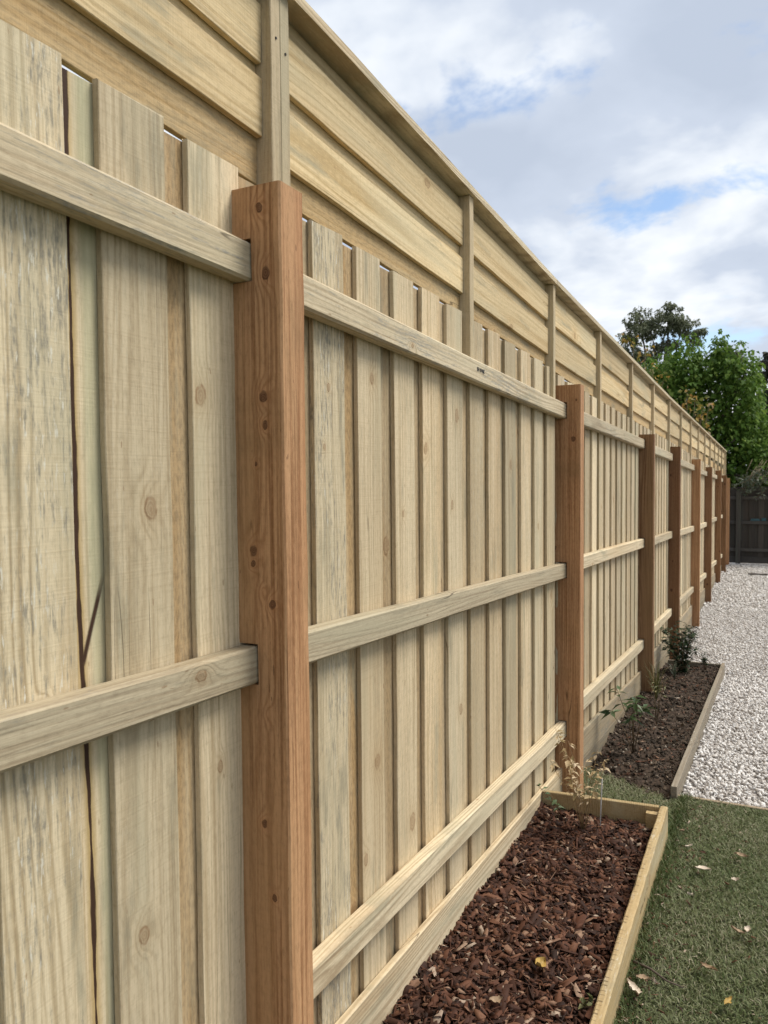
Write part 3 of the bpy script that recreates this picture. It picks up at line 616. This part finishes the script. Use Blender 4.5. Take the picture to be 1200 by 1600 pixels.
gravel('gravel', -0.84, 1.6, 12.0, 18.9, 1000, 0.018, 0.038, 'white gravel in front of the dark back fence')

# lawn blades
def lawn_blades(n, region):
    px, py = region(n)
    n = len(px)
    edge0 = np.exp(-((px + 0.33) / 0.035) ** 2)
    L = rng.uniform(0.012, 0.036, n) * (1 + 0.6 * edge0); W = rng.uniform(0.0009, 0.0021, n)
    az = rng.uniform(0, 2 * np.pi, n); lean = rng.uniform(0.6, 1.55, n) * (1 - 0.45 * edge0); az2 = az + rng.normal(0, 0.9, n); d1 = np.stack([np.cos(az2), np.sin(az2), np.zeros(n)], 1)
    d0 = np.stack([np.cos(az), np.sin(az), np.zeros(n)], 1); sd = np.stack([-np.sin(az), np.cos(az), np.zeros(n)], 1)
    base = np.stack([px, py, gzv(py) - 0.012], 1)
    up = np.array([0, 0, 1.0])
    mid = base + d0 * (L * 0.45 * np.sin(lean * 0.6))[:, None] + up * (L * 0.5 * np.cos(lean * 0.6))[:, None]
    tip = mid + d1 * (L * 0.55 * np.sin(lean * 1.15))[:, None] + up * (L * 0.35 * np.cos(lean * 1.15))[:, None]
    V = np.stack([base - sd * W[:, None], base + sd * W[:, None], mid - sd * (W * .85)[:, None], mid + sd * (W * .85)[:, None], tip], 1)
    i0 = (np.arange(n) * 5)[:, None]
    F = np.concatenate([i0 + [[0, 1, 3]], i0 + [[0, 3, 2]], i0 + [[2, 3, 4]]], 1).reshape(-1, 3)
    # colour drifts in patches
    patch = 0.5 + 0.5 * np.sin(px * 5.1 + 1.3 * np.sin(py * 3.7)) * np.cos(py * 4.3 + px * 2.0)
    edge = np.exp(-((px + 0.31) / 0.06) ** 2)
    pcs = np.clip(rng.beta(2.2, 2.0, n) * 0.85 + 0.26 * (patch - .3) - 0.22 * edge0 - 0.05 * edge + (rng.uniform(0, 1, n) > 0.93) * 0.35, 0, 1)
    return V.reshape(-1, 3), F, np.repeat(pcs, 5)
def reg_main(n):
    px = rng.uniform(-0.342, 1.3, n); py = 3.74 - 3.0 * rng.uniform(0, 1, n) ** 1.15
    dens = np.where(px < 0.25, 1.0, 0.45); k = rng.uniform(0, 1, n) < dens
    return px[k], py[k]
def reg_strip(n):
    px = rng.uniform(-0.845, -0.342, n); py = rng.uniform(3.165, 4.02, n)
    k = (py < 3.98 - (px + 0.84) * 0.60 + rng.normal(0, 0.02, n)) & (py > 3.15 + (px + .83) * 0.06 + 0.01)
    return px[k], py[k]
A = lawn_blades(210000, reg_main); B = lawn_blades(16000, reg_strip)
V = np.concatenate([A[0], B[0]]); F = np.concatenate([A[1], B[1] + len(A[0])]); pcs = np.concatenate([A[2], B[2]])
o = fast_mesh('lawn_grass', V, F, pcs, M['grass']); tag(o, 'short dull green lawn grass beside the pine edged bed', 'grass', kind='stuff')

N = 900
px = -0.335 + rng.exponential(0.045, N); py = rng.uniform(1.0, 3.7, N); px[600:] = rng.uniform(-0.33, 0.8, 300)
pos = np.stack([px, py, gzv(py) + rng.uniform(-0.006, 0.006, N)], 1)
o = scatter('lawn_litter', chip_v, chip_f, pos, np.stack([rng.uniform(0.005, 0.024, N), rng.uniform(0.002, 0.008, N), rng.uniform(0.001, 0.003, N)], 1), randrot(N, 0.6), M['mulch'], np.clip(rng.normal(.7, .25, N), 0, 1), 0.12)
tag(o, 'bark crumbs and dry bits spilled into the grass along the edging', 'litter', kind='stuff')
N = 700
px = rng.uniform(-0.84, -0.395, N); py = rng.uniform(3.9, 7.45, N); pos = np.stack([px, py, soil_z(px, py) + rng.uniform(0.002, 0.012, N)], 1)
o = scatter('soil_litter', chip_v, chip_f, pos, np.stack([rng.uniform(0.008, 0.035, N), rng.uniform(0.003, 0.012, N), rng.uniform(0.001, 0.003, N)], 1), randrot(N, 0.5), M['mulch'], np.clip(rng.normal(.78, .2, N), 0, 1), 0.12)
tag(o, 'dry leaf and bark scraps lying over the bare soil', 'litter', kind='stuff')
# ------------------------------------------------------------------ leaves
LEAF_F = np.array([(0, 1, 4), (0, 4, 2), (1, 3, 4), (4, 3, 2)])
def leaves(P, D, U, L, W, fold=0.25):
    """P base points, D direction, U up-ish; diamond leaves folded along the midrib"""
    D = D / np.linalg.norm(D, axis=1, keepdims=True); S = np.cross(D, U); S /= (np.linalg.norm(S, axis=1, keepdims=True) + 1e-9); Nn = np.cross(S, D)
    l, w = L[:, None], W[:, None]
    V = np.stack([P, P + D * l * .42 - S * w * .5 + Nn * w * fold, P + D * l * .42 + S * w * .5 + Nn * w * fold, P + D * l - Nn * l * .12, P + D * l * .5], 1)
    F = (LEAF_F[None] + (np.arange(len(P)) * 5)[:, None, None]).reshape(-1, 3)
    return V.reshape(-1, 3), F
def tube(pts, r0, r1, seg=6):
    pts = [Vector(p) for p in pts]; V, F = [], []
    for i, p in enumerate(pts):
        t = i / (len(pts) - 1); r = r0 + (r1 - r0) * t
        d = (pts[min(i + 1, len(pts) - 1)] - pts[max(i - 1, 0)]).normalized()
        s = d.cross(Vector((0.3, 0.9, 0.1))).normalized(); n = d.cross(s)
        for k in range(seg):
            a = 2 * math.pi * k / seg; V.append(tuple(p + (s * math.cos(a) + n * math.sin(a)) * r))
    for i in range(len(pts) - 1):
        for k in range(seg): F.append((i * seg + k, i * seg + (k + 1) % seg, (i + 1) * seg + (k + 1) % seg, (i + 1) * seg + k))
    F.append(tuple(range(seg))[::-1]); F.append(tuple((len(pts) - 1) * seg + k for k in range(seg)))
    return V, F
def tubes(name, list_, mat, parent, loc=(0, 0, 0)):
    V, F = [], []
    for (pts, r0, r1) in list_:
        v, f = tube(pts, r0, r1); k = len(V); V += v; F += [tuple(i + k for i in ff) for ff in f]
    return mesh(name, V, F, mat, parent, loc, smooth=True)
def unit(n):
    v = rng.normal(0, 1, (n, 3)); return v / np.linalg.norm(v, axis=1, keepdims=True)

# --- broad green tree behind the back fence
def green_tree(name, base, shoots, label, leaf=(0.10, 0.18), per=26, trunk_h=2.2):
    o = empty(name, base); tag(o, label, 'tree')
    bz = Vector(base)
    P, D, L = [], [], []
    limbs = [([(0, 0, 0), (0.05, 0.02, trunk_h * .5), (0.0, 0.05, trunk_h)], 0.16, 0.11)]
    for k, (sx, sy, sz, ln) in enumerate(shoots):
        n = int(per * ln * rng.uniform(.8, 1.2)); t = rng.uniform(0, 1, n)
        dx, dy = rng.normal(0, .12), rng.normal(0, .12)
        az = rng.uniform(0, 2 * np.pi, n); rad = (0.05 + 0.24 * (1 - t) ** .7) * rng.uniform(.2, 1.1, n)
        pts = np.stack([sx + dx * t * ln + np.cos(az) * rad, sy + dy * t * ln + np.sin(az) * rad, sz + t * ln], 1)
        P.append(pts); D.append(np.stack([np.cos(az) * .8, np.sin(az) * .8, rng.uniform(-1.1, -0.1, n)], 1)); L.append(rng.uniform(leaf[0], leaf[1], n) * (1.1 - .35 * t))
        if k % 14 == 0: limbs.append(([(0, 0.05, trunk_h * .9), ((sx - bz.x) * .5, (sy - bz.y) * .5, (trunk_h + sz - bz.z) * .5), (sx - bz.x, sy - bz.y, sz - bz.z + ln * .3)], 0.06, 0.012))
    P, D, L = np.concatenate(P), np.concatenate(D), np.concatenate(L)
    n = len(P); V, F = leaves(P - np.array(base), D, np.tile([0, 0, 1.0], (n, 1)) + rng.normal(0, .35, (n, 3)), L, L * rng.uniform(.6, .8, n))
    pc = np.clip(rng.normal(.54, .26, n), 0, 1)
    tubes('trunk', limbs, M['bark'], o); fast_mesh('crown', V, F, np.repeat(pc, 5), M['tree_leaf'], o)
    return o
TOP = [(-4.6, 2.2), (-3.9, 2.7), (-3.45, 3.0), (-3.0, 3.05), (-2.75, 3.0), (-2.2, 3.5), (-1.95, 3.62), (-1.6, 3.15), (-1.25, 3.62), (-0.95, 3.5), (-0.75, 3.2), (-0.45, 3.15), (-0.22, 2.7), (0.0, 1.6), (0.35, 0.9), (0.9, 0.4)]
sh = []
for k in range(1000):
    x = rng.uniform(-4.6, 0.7); top = ipl(x, TOP) + rng.normal(0, .10)
    y = 21.4 + rng.uniform(0, 2.6); ln = rng.uniform(.5, 1.1)
    lo = -0.9
    z = lo + (top - lo) * rng.uniform(0, 1) ** .75 - ln
    sh.append((x, y, max(z, lo - .4) + ZC, ln))
for k in range(80):
    x = rng.uniform(-4.2, -.25); ln = rng.uniform(.8, 1.4); sh.append((x, 22 + rng.uniform(-.5, 1), ipl(x, TOP) - ln + rng.uniform(-.02, .22) + ZC, ln))
green_tree('leafy_tree', (-1.9, 22.6, gz(22)), sh, 'dense bright green broadleaf tree rising behind the dark back fence', per=44)

# --- gum tree far behind
def gum(name, base, blobs, label, nleaf, leaf, mat, limb_r=0.22):
    o = empty(name, base); tag(o, label, 'tree')
    b0 = np.array(base); P, D = [], []
    limbs = [([(0, 0, 0), (0.1, 0, (blobs[0][2] - base[2]) * .35), (0.0, 0.1, (blobs[0][2] - base[2]) * .62)], limb_r, limb_r * .6)]
    tot = sum(r ** 2 for (_, _, _, r) in blobs)
    for (x, y, z, r) in blobs:
        n = int(nleaf * r * r / tot); u_ = unit(n); q = rng.uniform(0.25, 1, n) ** .5
        sub = unit(max(6, n // 55)) * r * rng.uniform(.35, .95, (max(6, n // 55), 1)); idx = rng.integers(0, len(sub), n)
        pts = np.array([x, y, z]) + sub[idx] * [1, 1, .75] + u_ * (q * r * .24)[:, None]
        P.append(pts); D.append(u_ * .7 + np.array([0, 0, -.75]))
        c = (x - b0[0], y - b0[1], z - b0[2]); tr = limbs[0][0][2]
        mid = tuple((tr[k] * .5 + c[k] * .5) + rng.normal(0, .15) for k in range(3))
        limbs.append(([tr, mid, c], limb_r * .42, limb_r * .1))
        for s_ in sub[:5]: limbs.append(([c, tuple(c[k] + s_[k] * .5 for k in range(3)), tuple(c[k] + s_[k] * .9 for k in range(3))], limb_r * .12, limb_r * .04))
    P, D = np.concatenate(P), np.concatenate(D); n = len(P); L = rng.uniform(leaf[0], leaf[1], n)
    V, F = leaves(P - b0, D, unit(n), L, L * rng.uniform(.3, .5, n))
    tubes('trunk', limbs, M['bark'], o); fast_mesh('crown', V, F, np.repeat(rng.uniform(0, 1, n), 5), mat, o)
    return o
Z = ZC
gum('gum_tree', (-4.9, 40, gz(40)), [(-4.4, 40, 7.6 + Z, .85), (-5.75, 40, 7.75 + Z, .8), (-6.3, 40.3, 6.9 + Z, .65), (-5.2, 39.8, 7.2 + Z, .8), (-3.8, 40, 7.3 + Z, .7), (-3.4, 40.2, 6.6 + Z, .6), (-4.6, 40.1, 6.3 + Z, .75), (-6.5, 40, 6.1 + Z, .6), (-5.6, 40, 6.0 + Z, .7), (-3.1, 40, 6.95 + Z, .4), (-4.3, 40, 8.15 + Z, .45), (-5.9, 40, 5.2 + Z, .7), (-4.6, 40, 5.2 + Z, .7)],
    'tall grey green gum tree with open crown far behind the fence', 12500, (.10, .20), M['gum_leaf'])
gum('gum_tree', (-2.2, 46, gz(46)), [(-2.1, 46, 6.7 + Z, .6), (-1.6, 46, 6.5 + Z, .5), (-2.6, 46, 6.2 + Z, .55), (-1.8, 46, 5.6 + Z, .6)],
    'small round grey green treetop showing above the bright green tree', 4200, (.10, .20), M['gum_leaf'], 0.15)
gum('conifer_tree', (0.45, 34, gz(34)), [(-.3, 34, 3.9 + Z, .42), (-.35, 34, 4.45 + Z, .16), (-.2, 34, 3.1 + Z, .55), (-.15, 34, 2.3 + Z, .6), (0.0, 34, 1.4 + Z, .7), (0.05, 34, 4.3 + Z, .45), (0.35, 34, 4.1 + Z, .55), (0.9, 34, 4.6 + Z, .5), (0.45, 34, 3.3 + Z, .65), (1.1, 34, 3.8 + Z, .7), (0.3, 34, 2.3 + Z, .7), (1.0, 34, 2.6 + Z, .8), (0.4, 34, 1.2 + Z, .8), (1.2, 34, 1.4 + Z, .9), (-.1, 34, 4.75 + Z, .22), (1.4, 34, 4.9 + Z, .4)],
    'dark feathery brown green conifer at the right edge behind the leafy tree', 26000, (.09, .20), M['conifer'], 0.15)

# --- shrubs with turning leaves just over the fence
def turning(base, clusters, label, nl):
    o = empty('turning_shrub', base); tag(o, label, 'shrub')
    b0 = np.array(base); P, limbs = [], []
    for (x, y, z, r, k) in clusters:
        n = int(nl * k); P.append(np.array([x, y, z]) + unit(n) * (rng.uniform(0, 1, n) ** .5 * r)[:, None])
        c = tuple(np.array([x, y, z]) - b0)
        limbs.append(([(0, 0, 0), (c[0] * .4, c[1] * .4, c[2] * .6), c], .018, .006))
    P = np.concatenate(P); n = len(P); L = rng.uniform(.06, .13, n)
    D = unit(n) + np.array([0, 0, -.5]); V, F = leaves(P - b0, D, unit(n), L, L * .6)
    tubes('branches', limbs, M['stem'], o); fast_mesh('foliage', V, F, np.repeat(rng.uniform(0, 1, n), 5), M['yellow_leaf'], o)
turning((-1.45, 16.2, gz(16)), [(-1.42, 16, 1.62 + Z, .16, .14), (-1.28, 16, 1.45 + Z, .2, .2), (-1.15, 16.1, 1.28 + Z, .2, .2), (-1.02, 16, 1.38 + Z, .12, .08), (-1.2, 16, 1.05 + Z, .22, .2), (-1.5, 16.1, 1.3 + Z, .25, .18), (-1.1, 16, .92 + Z, .12, .08)], 'shrub of yellow and orange leaves leaning over the fence capping', 120)
turning((-2.5, 16.2, gz(16)), [(-2.62, 16, 2.78 + Z, .12, .2), (-2.42, 16, 2.68 + Z, .14, .2), (-2.2, 16.1, 2.5 + Z, .2, .25), (-2.35, 16, 2.2 + Z, .25, .35), (-2.05, 16, 2.05 + Z, .22, .3), (-1.85, 16, 1.9 + Z, .15, .15)], 'spindly shrub with pale yellow leaf tips under the gum tree', 90)

# --- dark back fence
bf = empty('back_paling_fence', (0.6, 18.95, gz(18.95))); tag(bf, 'old dark weathered paling fence closing the end of the yard', 'fence')
def rb(x, y, z): return (x - bf.location.x, y - bf.location.y, z - bf.location.z)
YB = 18.98; x = -1.1; k = 0
while x < 3.2:
    w_ = 0.112; o = timber('paling', 'Z', 1.70 + random.uniform(-.015, .015), w_, 0.014, M['dark_paling'], bf, rb(x, YB + 0.02 * (k % 2), -1.945 + ZC), bev=.0015, n=3, jit=.002)
    o.rotation_euler = (0, 0, R(90)); o['tone'] = random.uniform(-.2, .25); x += 0.092 + random.uniform(0, .01); k += 1
for zz_ in (-0.485, -1.035, -1.645):
    o = timber('rail', 'X', 4.3, 0.07, 0.04, M['dark_rail'], bf, rb(-1.1, YB - 0.03, zz_ + ZC), bev=.004, n=6, jit=.002); o['tone'] = 0.15
for xx in (-0.59, 1.8):
    o = timber('post', 'Z', 1.63, 0.10, 0.09, M['dark_paling'], bf, rb(xx, YB - 0.075, -1.96 + ZC), bev=.004, n=4, jit=.002); o.rotation_euler = (0, 0, R(90)); o['tone'] = 0.35
o = timber('plinth_board', 'X', 4.3, 0.14, 0.02, M['dark_rail'], bf, rb(-1.1, YB - 0.02, -1.87 + ZC), bev=.003, n=5, jit=.002)

def boxed(name, size, mat, loc, rz=0, parent=None, taper=1.0):
    bm = bmesh.new(); bmesh.ops.create_cube(bm, size=1.0); bmesh.ops.scale(bm, verts=bm.verts, vec=size)
    for v in bm.verts:
        if v.co.z > 0: v.co.x *= taper; v.co.y *= taper
    bmesh.ops.bevel(bm, geom=list(bm.edges), offset=min(size) * .15, segments=2, affect='EDGES')
    me = bpy.data.meshes.new(name); bm.to_mesh(me); bm.free(); me.materials.append(mat)
    o = bpy.data.objects.new(name, me); o.location = loc; o.rotation_euler = (0, 0, rz); return link(o, parent)
tt = empty('teal_tool', (-0.18, YB - 0.035, -0.998 + ZC)); tag(tt, 'small teal object lying on the middle rail of the dark fence', 'tool')
boxed('handle', (.20, .03, .05), M['teal'], (-.07, 0, .027), 0, tt, .8); boxed('head', (.10, .035, .07), M['teal'], (.10, 0, .037), 0, tt, .9)
oc = timber('timber_offcut', 'X', 0.34, 0.03, 0.06, M['dark_rail'], None, (-0.33, 16.5, gz(16.5) + 0.012), bev=.004, n=5, jit=.004); tag(oc, 'short dark timber offcut lying on the white gravel near the back fence', 'offcut'); oc.rotation_euler = (0, 0, R(4)); oc['tone'] = 0.6

# --- grey green branch drooping in front of the back fence
o = empty('drooping_shrub', (0.15, 18.8, gz(18.8))); tag(o, 'grey green leafy branches drooping over the top of the dark fence', 'shrub')
P, D, limbs = [], [], []
for k in range(46):
    a0 = np.array([rng.uniform(-.45, 1.2), rng.uniform(18.55, 18.95), rng.uniform(-.25, .15) + ZC]); 
    dirn = np.array([rng.uniform(-.8, .3), rng.uniform(-.4, .1), rng.uniform(-.5, .2)])
    n = 16; t = rng.uniform(0, 1, n); P.append(a0 + dirn * (t * .38)[:, None] + np.array([0, 0, -.12]) * (t ** 2)[:, None]); D.append(np.tile(dirn, (n, 1)) + rng.normal(0, .6, (n, 3)))
    b = a0 - np.array(o.location); limbs.append(([tuple(b - dirn * .15 + np.array([.1, .25, .2])), tuple(b), tuple(b + dirn * .36 + np.array([0, 0, -.1]))], .006, .002))
limbs.append(([(0.1, .05, 0), (.15, .1, 1.0), (.1, .0, 1.9)], .03, .015))
P, D = np.concatenate(P), np.concatenate(D); n = len(P); L = rng.uniform(.07, .14, n); V, F = leaves(P - np.array(o.location), D, unit(n), L, L * .28)
tubes('branches', limbs, M['stem'], o); fast_mesh('foliage', V, F, np.repeat(rng.uniform(0, 1, n), 5), M['sage'], o)

# --- plants in the beds
def plant(name, base, stems, leafspec, label, mat_leaf, mat_stem, cat='plant', group=None):
    """stems: list of point lists (relative); leafspec: (positions, dirs, lengths, widths)"""
    o = empty(name, base); tag(o, label, cat, group)
    tubes('stem', stems, mat_stem, o)
    P, D, L, W = leafspec; n = len(P); V, F = leaves(np.array(P), np.array(D), np.tile([0, 0, 1.0], (n, 1)) + rng.normal(0, .3, (n, 3)), np.array(L), np.array(W))
    fast_mesh('foliage', V, F, np.repeat(rng.uniform(0, 1, n), 5), mat_leaf, o)
    return o
# dried seedling at the end of the mulch bed
def branching(n, h, spread, lean=(0, 0), r=0.0016, bend=0.3):
    S = []
    for k in range(n):
        a = rng.uniform(0, 6.28); q = rng.uniform(.3, 1) * spread; hh = h * rng.uniform(.55, 1)
        e = np.array([math.cos(a) * q + lean[0] * hh, math.sin(a) * q + lean[1] * hh, hh]); m1 = e * [.35, .35, .5] + rng.normal(0, .006, 3)
        S.append(([(0, 0, -.02), tuple(m1), tuple(e * [.8, .8, .85] + rng.normal(0, .005, 3)), tuple(e)], r, r * .4))
    return S
def leaves_on(S, per, lmin, lmax, wr, droop=-.3, tmin=.3):
    P, D, L = [], [], []
    for (pts, _, _) in S:
        pts = [np.array(p) for p in pts]
        for k in range(per):
            t = rng.uniform(tmin, 1) * (len(pts) - 1); i = min(int(t), len(pts) - 2); p = pts[i] + (pts[i + 1] - pts[i]) * (t - i)
            a = rng.uniform(0, 6.28); P.append(p); D.append((math.cos(a), math.sin(a), droop + rng.uniform(-.5, .5))); L.append(rng.uniform(lmin, lmax))
    L = np.array(L); return (np.array(P), np.array(D), L, L * wr * rng.uniform(.8, 1.2, len(L)))
bx, by = -0.63, 2.98
S = branching(15, .40, .12, (-.10, .05)); spec = leaves_on(S, 9, .016, .042, .45)
dp = plant('dried_seedling', (bx, by, float(mulch_z(bx, by))), S, spec, 'dried tan seedling with papery leaves at the end of the mulch bed', M['dry_leaf'], M['dry_stem'])
sk = tubes('plant_stake', [([(0, 0, -.05), (.004, .002, .1), (.008, .004, .21)], .0028, .0026)], M['stake'], None, (bx + .055, by + .03, float(mulch_z(bx, by)))); tag(sk, 'thin grey stake standing in the dried seedling', 'stake')
# few green leaves against the plinth
S = branching(4, .17, .07, (-.3, .1), .0013); plant('green_seedling', (-0.735, 3.02, float(mulch_z(-.735, 3.02))), S, leaves_on(S, 4, .025, .04, .4, 0), 'small green seedling growing against the plinth beside the dried seedling', M['glossy'], M['stem'])
# sapling in soil bed
zs = lambda x, y: float(soil_z(x, y))
S = branching(6, .42, .13, (-.12, -.25), .0028); plant('glossy_sapling', (-0.655, 4.38, zs(-.655, 4.38)), S, leaves_on(S, 9, .05, .09, .33, -.1, .5), 'glossy green sapling leaning on the fence rail in the soil bed', M['glossy'], M['stem'])
S = branching(4, .34, .07, (0.0, .0), .0020); plant('spindly_seedling', (-0.615, 5.05, zs(-.615, 5.05)), S, leaves_on(S, 7, .025, .05, .22, .2, .5), 'spindly brown stemmed seedling in the middle of the soil bed', M['strap'], M['stem'])
def strap_clump(base, n, hmin, hmax, w, mat, label, spread=.9, name='strappy_plant'):
    o = empty(name, base); tag(o, label, 'plant'); V, F, pc = [], [], []
    for k in range(n):
        a = rng.uniform(0, 6.28); h = rng.uniform(hmin, hmax); sp = rng.uniform(.1, spread) * h * .6; c, s = math.cos(a), math.sin(a); q = rng.uniform(0, 1); b = len(V)
        for i, t in enumerate((0, .35, .7, 1.0)):
            px_, pz_ = sp * t ** 1.8, h * (t - .28 * t ** 3 * rng.uniform(.5, 1.3)); ww = w * (1 - t) ** .6 + .0003
            V += [(c * px_ - s * ww, s * px_ + c * ww, pz_), (c * px_ + s * ww, s * px_ - c * ww, pz_)]; pc += [q, q]
        F += [(b + 2 * i, b + 2 * i + 1, b + 2 * i + 3, b + 2 * i + 2) for i in range(3)]
    fast_mesh('foliage', V, F, pc, mat, o); return o
strap_clump((-0.70, 5.72, zs(-.70, 5.72)), 60, .16, .42, .003, M['strap'], 'tuft of olive strappy leaves at the foot of the third post')
strap_clump((-0.66, 6.55, zs(-.66, 6.55)), 26, .10, .24, .003, M['sage'], 'low tuft of pale green blades before the dark shrub')
S = branching(32, .44, .18, (-.12, .05), .003); plant('dark_shrub', (-0.64, 7.02, zs(-.64, 7.02)), S, leaves_on(S, 22, .03, .06, .42, 0, .08), 'dark green bushy shrub at the far end of the soil bed', M['dark_leaf'], M['stem'], 'shrub')
S = branching(6, .20, .05, (0, 0), .0022); plant('small_shrub', (-0.475, 7.30, zs(-.475, 7.30)), S, leaves_on(S, 10, .03, .05, .35, .3, .3), 'small upright dark green shrub near the corner of the soil bed', M['dark_leaf'], M['stem'], 'shrub')
S = branching(3, .035, .018, (0, 0), .0012); plant('weed_sprout', (-0.395, 1.93, float(mulch_z(-.395, 1.93))), S, leaves_on(S, 3, .018, .026, .6, .5, .7), 'tiny fresh green sprout beside the pine edging board', M['strap'], M['stem'])

# --- fallen leaves
def fallen(loc, size, rz, mat, label, name='fallen_leaf', tilt=(0.1, 0.1), ragged=True):
    """a dry leaf: midrib, uneven margins, curled along and across"""
    rr = random.Random(int(abs(loc[0] * 7919 + loc[1] * 104729)) & 0xffff); n = 9; V, F = [], []
    c1, c2 = rr.uniform(-.35, .5), rr.uniform(.2, .8); sway = rr.uniform(-.25, .25)
    for i in range(n + 1):
        t = i / n; wv = size[1] * .5 * (math.sin(math.pi * min(1, t * 1.02 + .02)) ** .7) + .0004
        x_ = (t - .5) * size[0]; y0 = sway * size[0] * (t - .5) ** 2 * 2; z0 = size[2] * (.5 + c1 * (2 * t - 1) + c2 * (2 * t - 1) ** 2)
        for j, sd_ in enumerate((-1, -.5, 0, .5, 1)):
            k = wv * (rr.uniform(.55, 1.15) if ragged and abs(sd_) == 1 else rr.uniform(.92, 1.05))
            V.append((x_ + rr.uniform(-.02, .02) * size[0], y0 + sd_ * k, z0 + abs(sd_) ** 2 * size[2] * rr.uniform(.5, 1.2) + rr.uniform(-.0006, .0006)))
    m_ = len(V); V += [(a_, b_, c_ - .0006) for (a_, b_, c_) in V]
    for i in range(n):
        for j in range(4):
            q = i * 5 + j; F.append((q, q + 5, q + 6, q + 1)); F.append((m_ + q, m_ + q + 1, m_ + q + 6, m_ + q + 5))
    o = mesh(name, V, F, mat, None, loc, smooth=True); o.rotation_euler = (tilt[0], tilt[1], rz); tag(o, label, 'leaf', 'fallen leaves'); return o
LZ = lambda y: gz(y) + 0.018
FALLEN = [  # x, y, length, width, turn, material, label
    (-0.308, 2.116, .080, .030, -1.0, 'paleleaf', 'ragged bleached leaf lying close to the pine edging board'),
    (-0.296, 2.175, .038, .020, .3, 'tanleaf', 'small pinkish tan leaf just beyond the ragged bleached leaf'),
    (-0.196, 2.921, .056, .036, .2, 'paleleaf', 'broad whitish leaf on the lawn right of the bed corner'),
    (-0.046, 2.547, .034, .020, 1.4, 'paleleaf', 'small pale upright leaf far out on the lawn'),
    (-0.070, 2.527, .042, .020, .1, 'tanleaf', 'tan curled leaf touching the small pale leaf on the lawn'),
    (-0.083, 2.170, .046, .018, 1.2, 'goldleaf', 'golden yellow leaf standing in the lawn'),
    (-0.135, 2.302, .058, .018, -.6, 'tanleaf', 'long curled tan leaf in the middle of the lawn'),
    (-0.219, 2.694, .024, .014, .8, 'paleleaf', 'tiny white leaf fragment below the broad whitish leaf'),
    (-0.086, 2.882, .026, .018, .3, 'paleleaf', 'tiny cream leaf beside the broad whitish leaf'),
    (-0.076, 3.107, .046, .020, .1, 'tanleaf', 'brownish leaf on the lawn above the broad whitish leaf'),
    (-0.258, 3.097, .030, .020, .7, 'paleleaf', 'small pale leaf on the lawn near the bed corner'),
    (-0.292, 3.240, .028, .016, 1.0, 'tanleaf', 'small tan leaf on the lawn under the small pale leaf'),
]
for (x, y, a, b_, rz, mt, lb) in FALLEN:
    fallen((x, y, LZ(y)), (a, b_, .006), rz, M[mt], lb, tilt=(random.uniform(-.3, .3), random.uniform(-.3, .3)))
fallen((-0.543, 2.007, float(mulch_z(-.543, 2.007)) + .022), (.050, .030, .010), 1.3, M['goldleaf'], 'curled golden leaf lying on the bark mulch', tilt=(.3, .2), ragged=False)
fallen((-0.602, 1.813, float(mulch_z(-.602, 1.813)) + .018), (.034, .026, .006), .6, M['tanleaf'], 'broad tan leaf scrap on the bark mulch')
tw = tubes('fallen_twig', [([(0, 0, 0), (.05, -.022, .004), (.095, -.05, .0), (.14, -.065, .003)], .004, .002)], M['bark'], None, (-0.333, 2.252, LZ(2.25) - .004)); tag(tw, 'dark brown twig lying in the grass beside the edging board', 'twig')
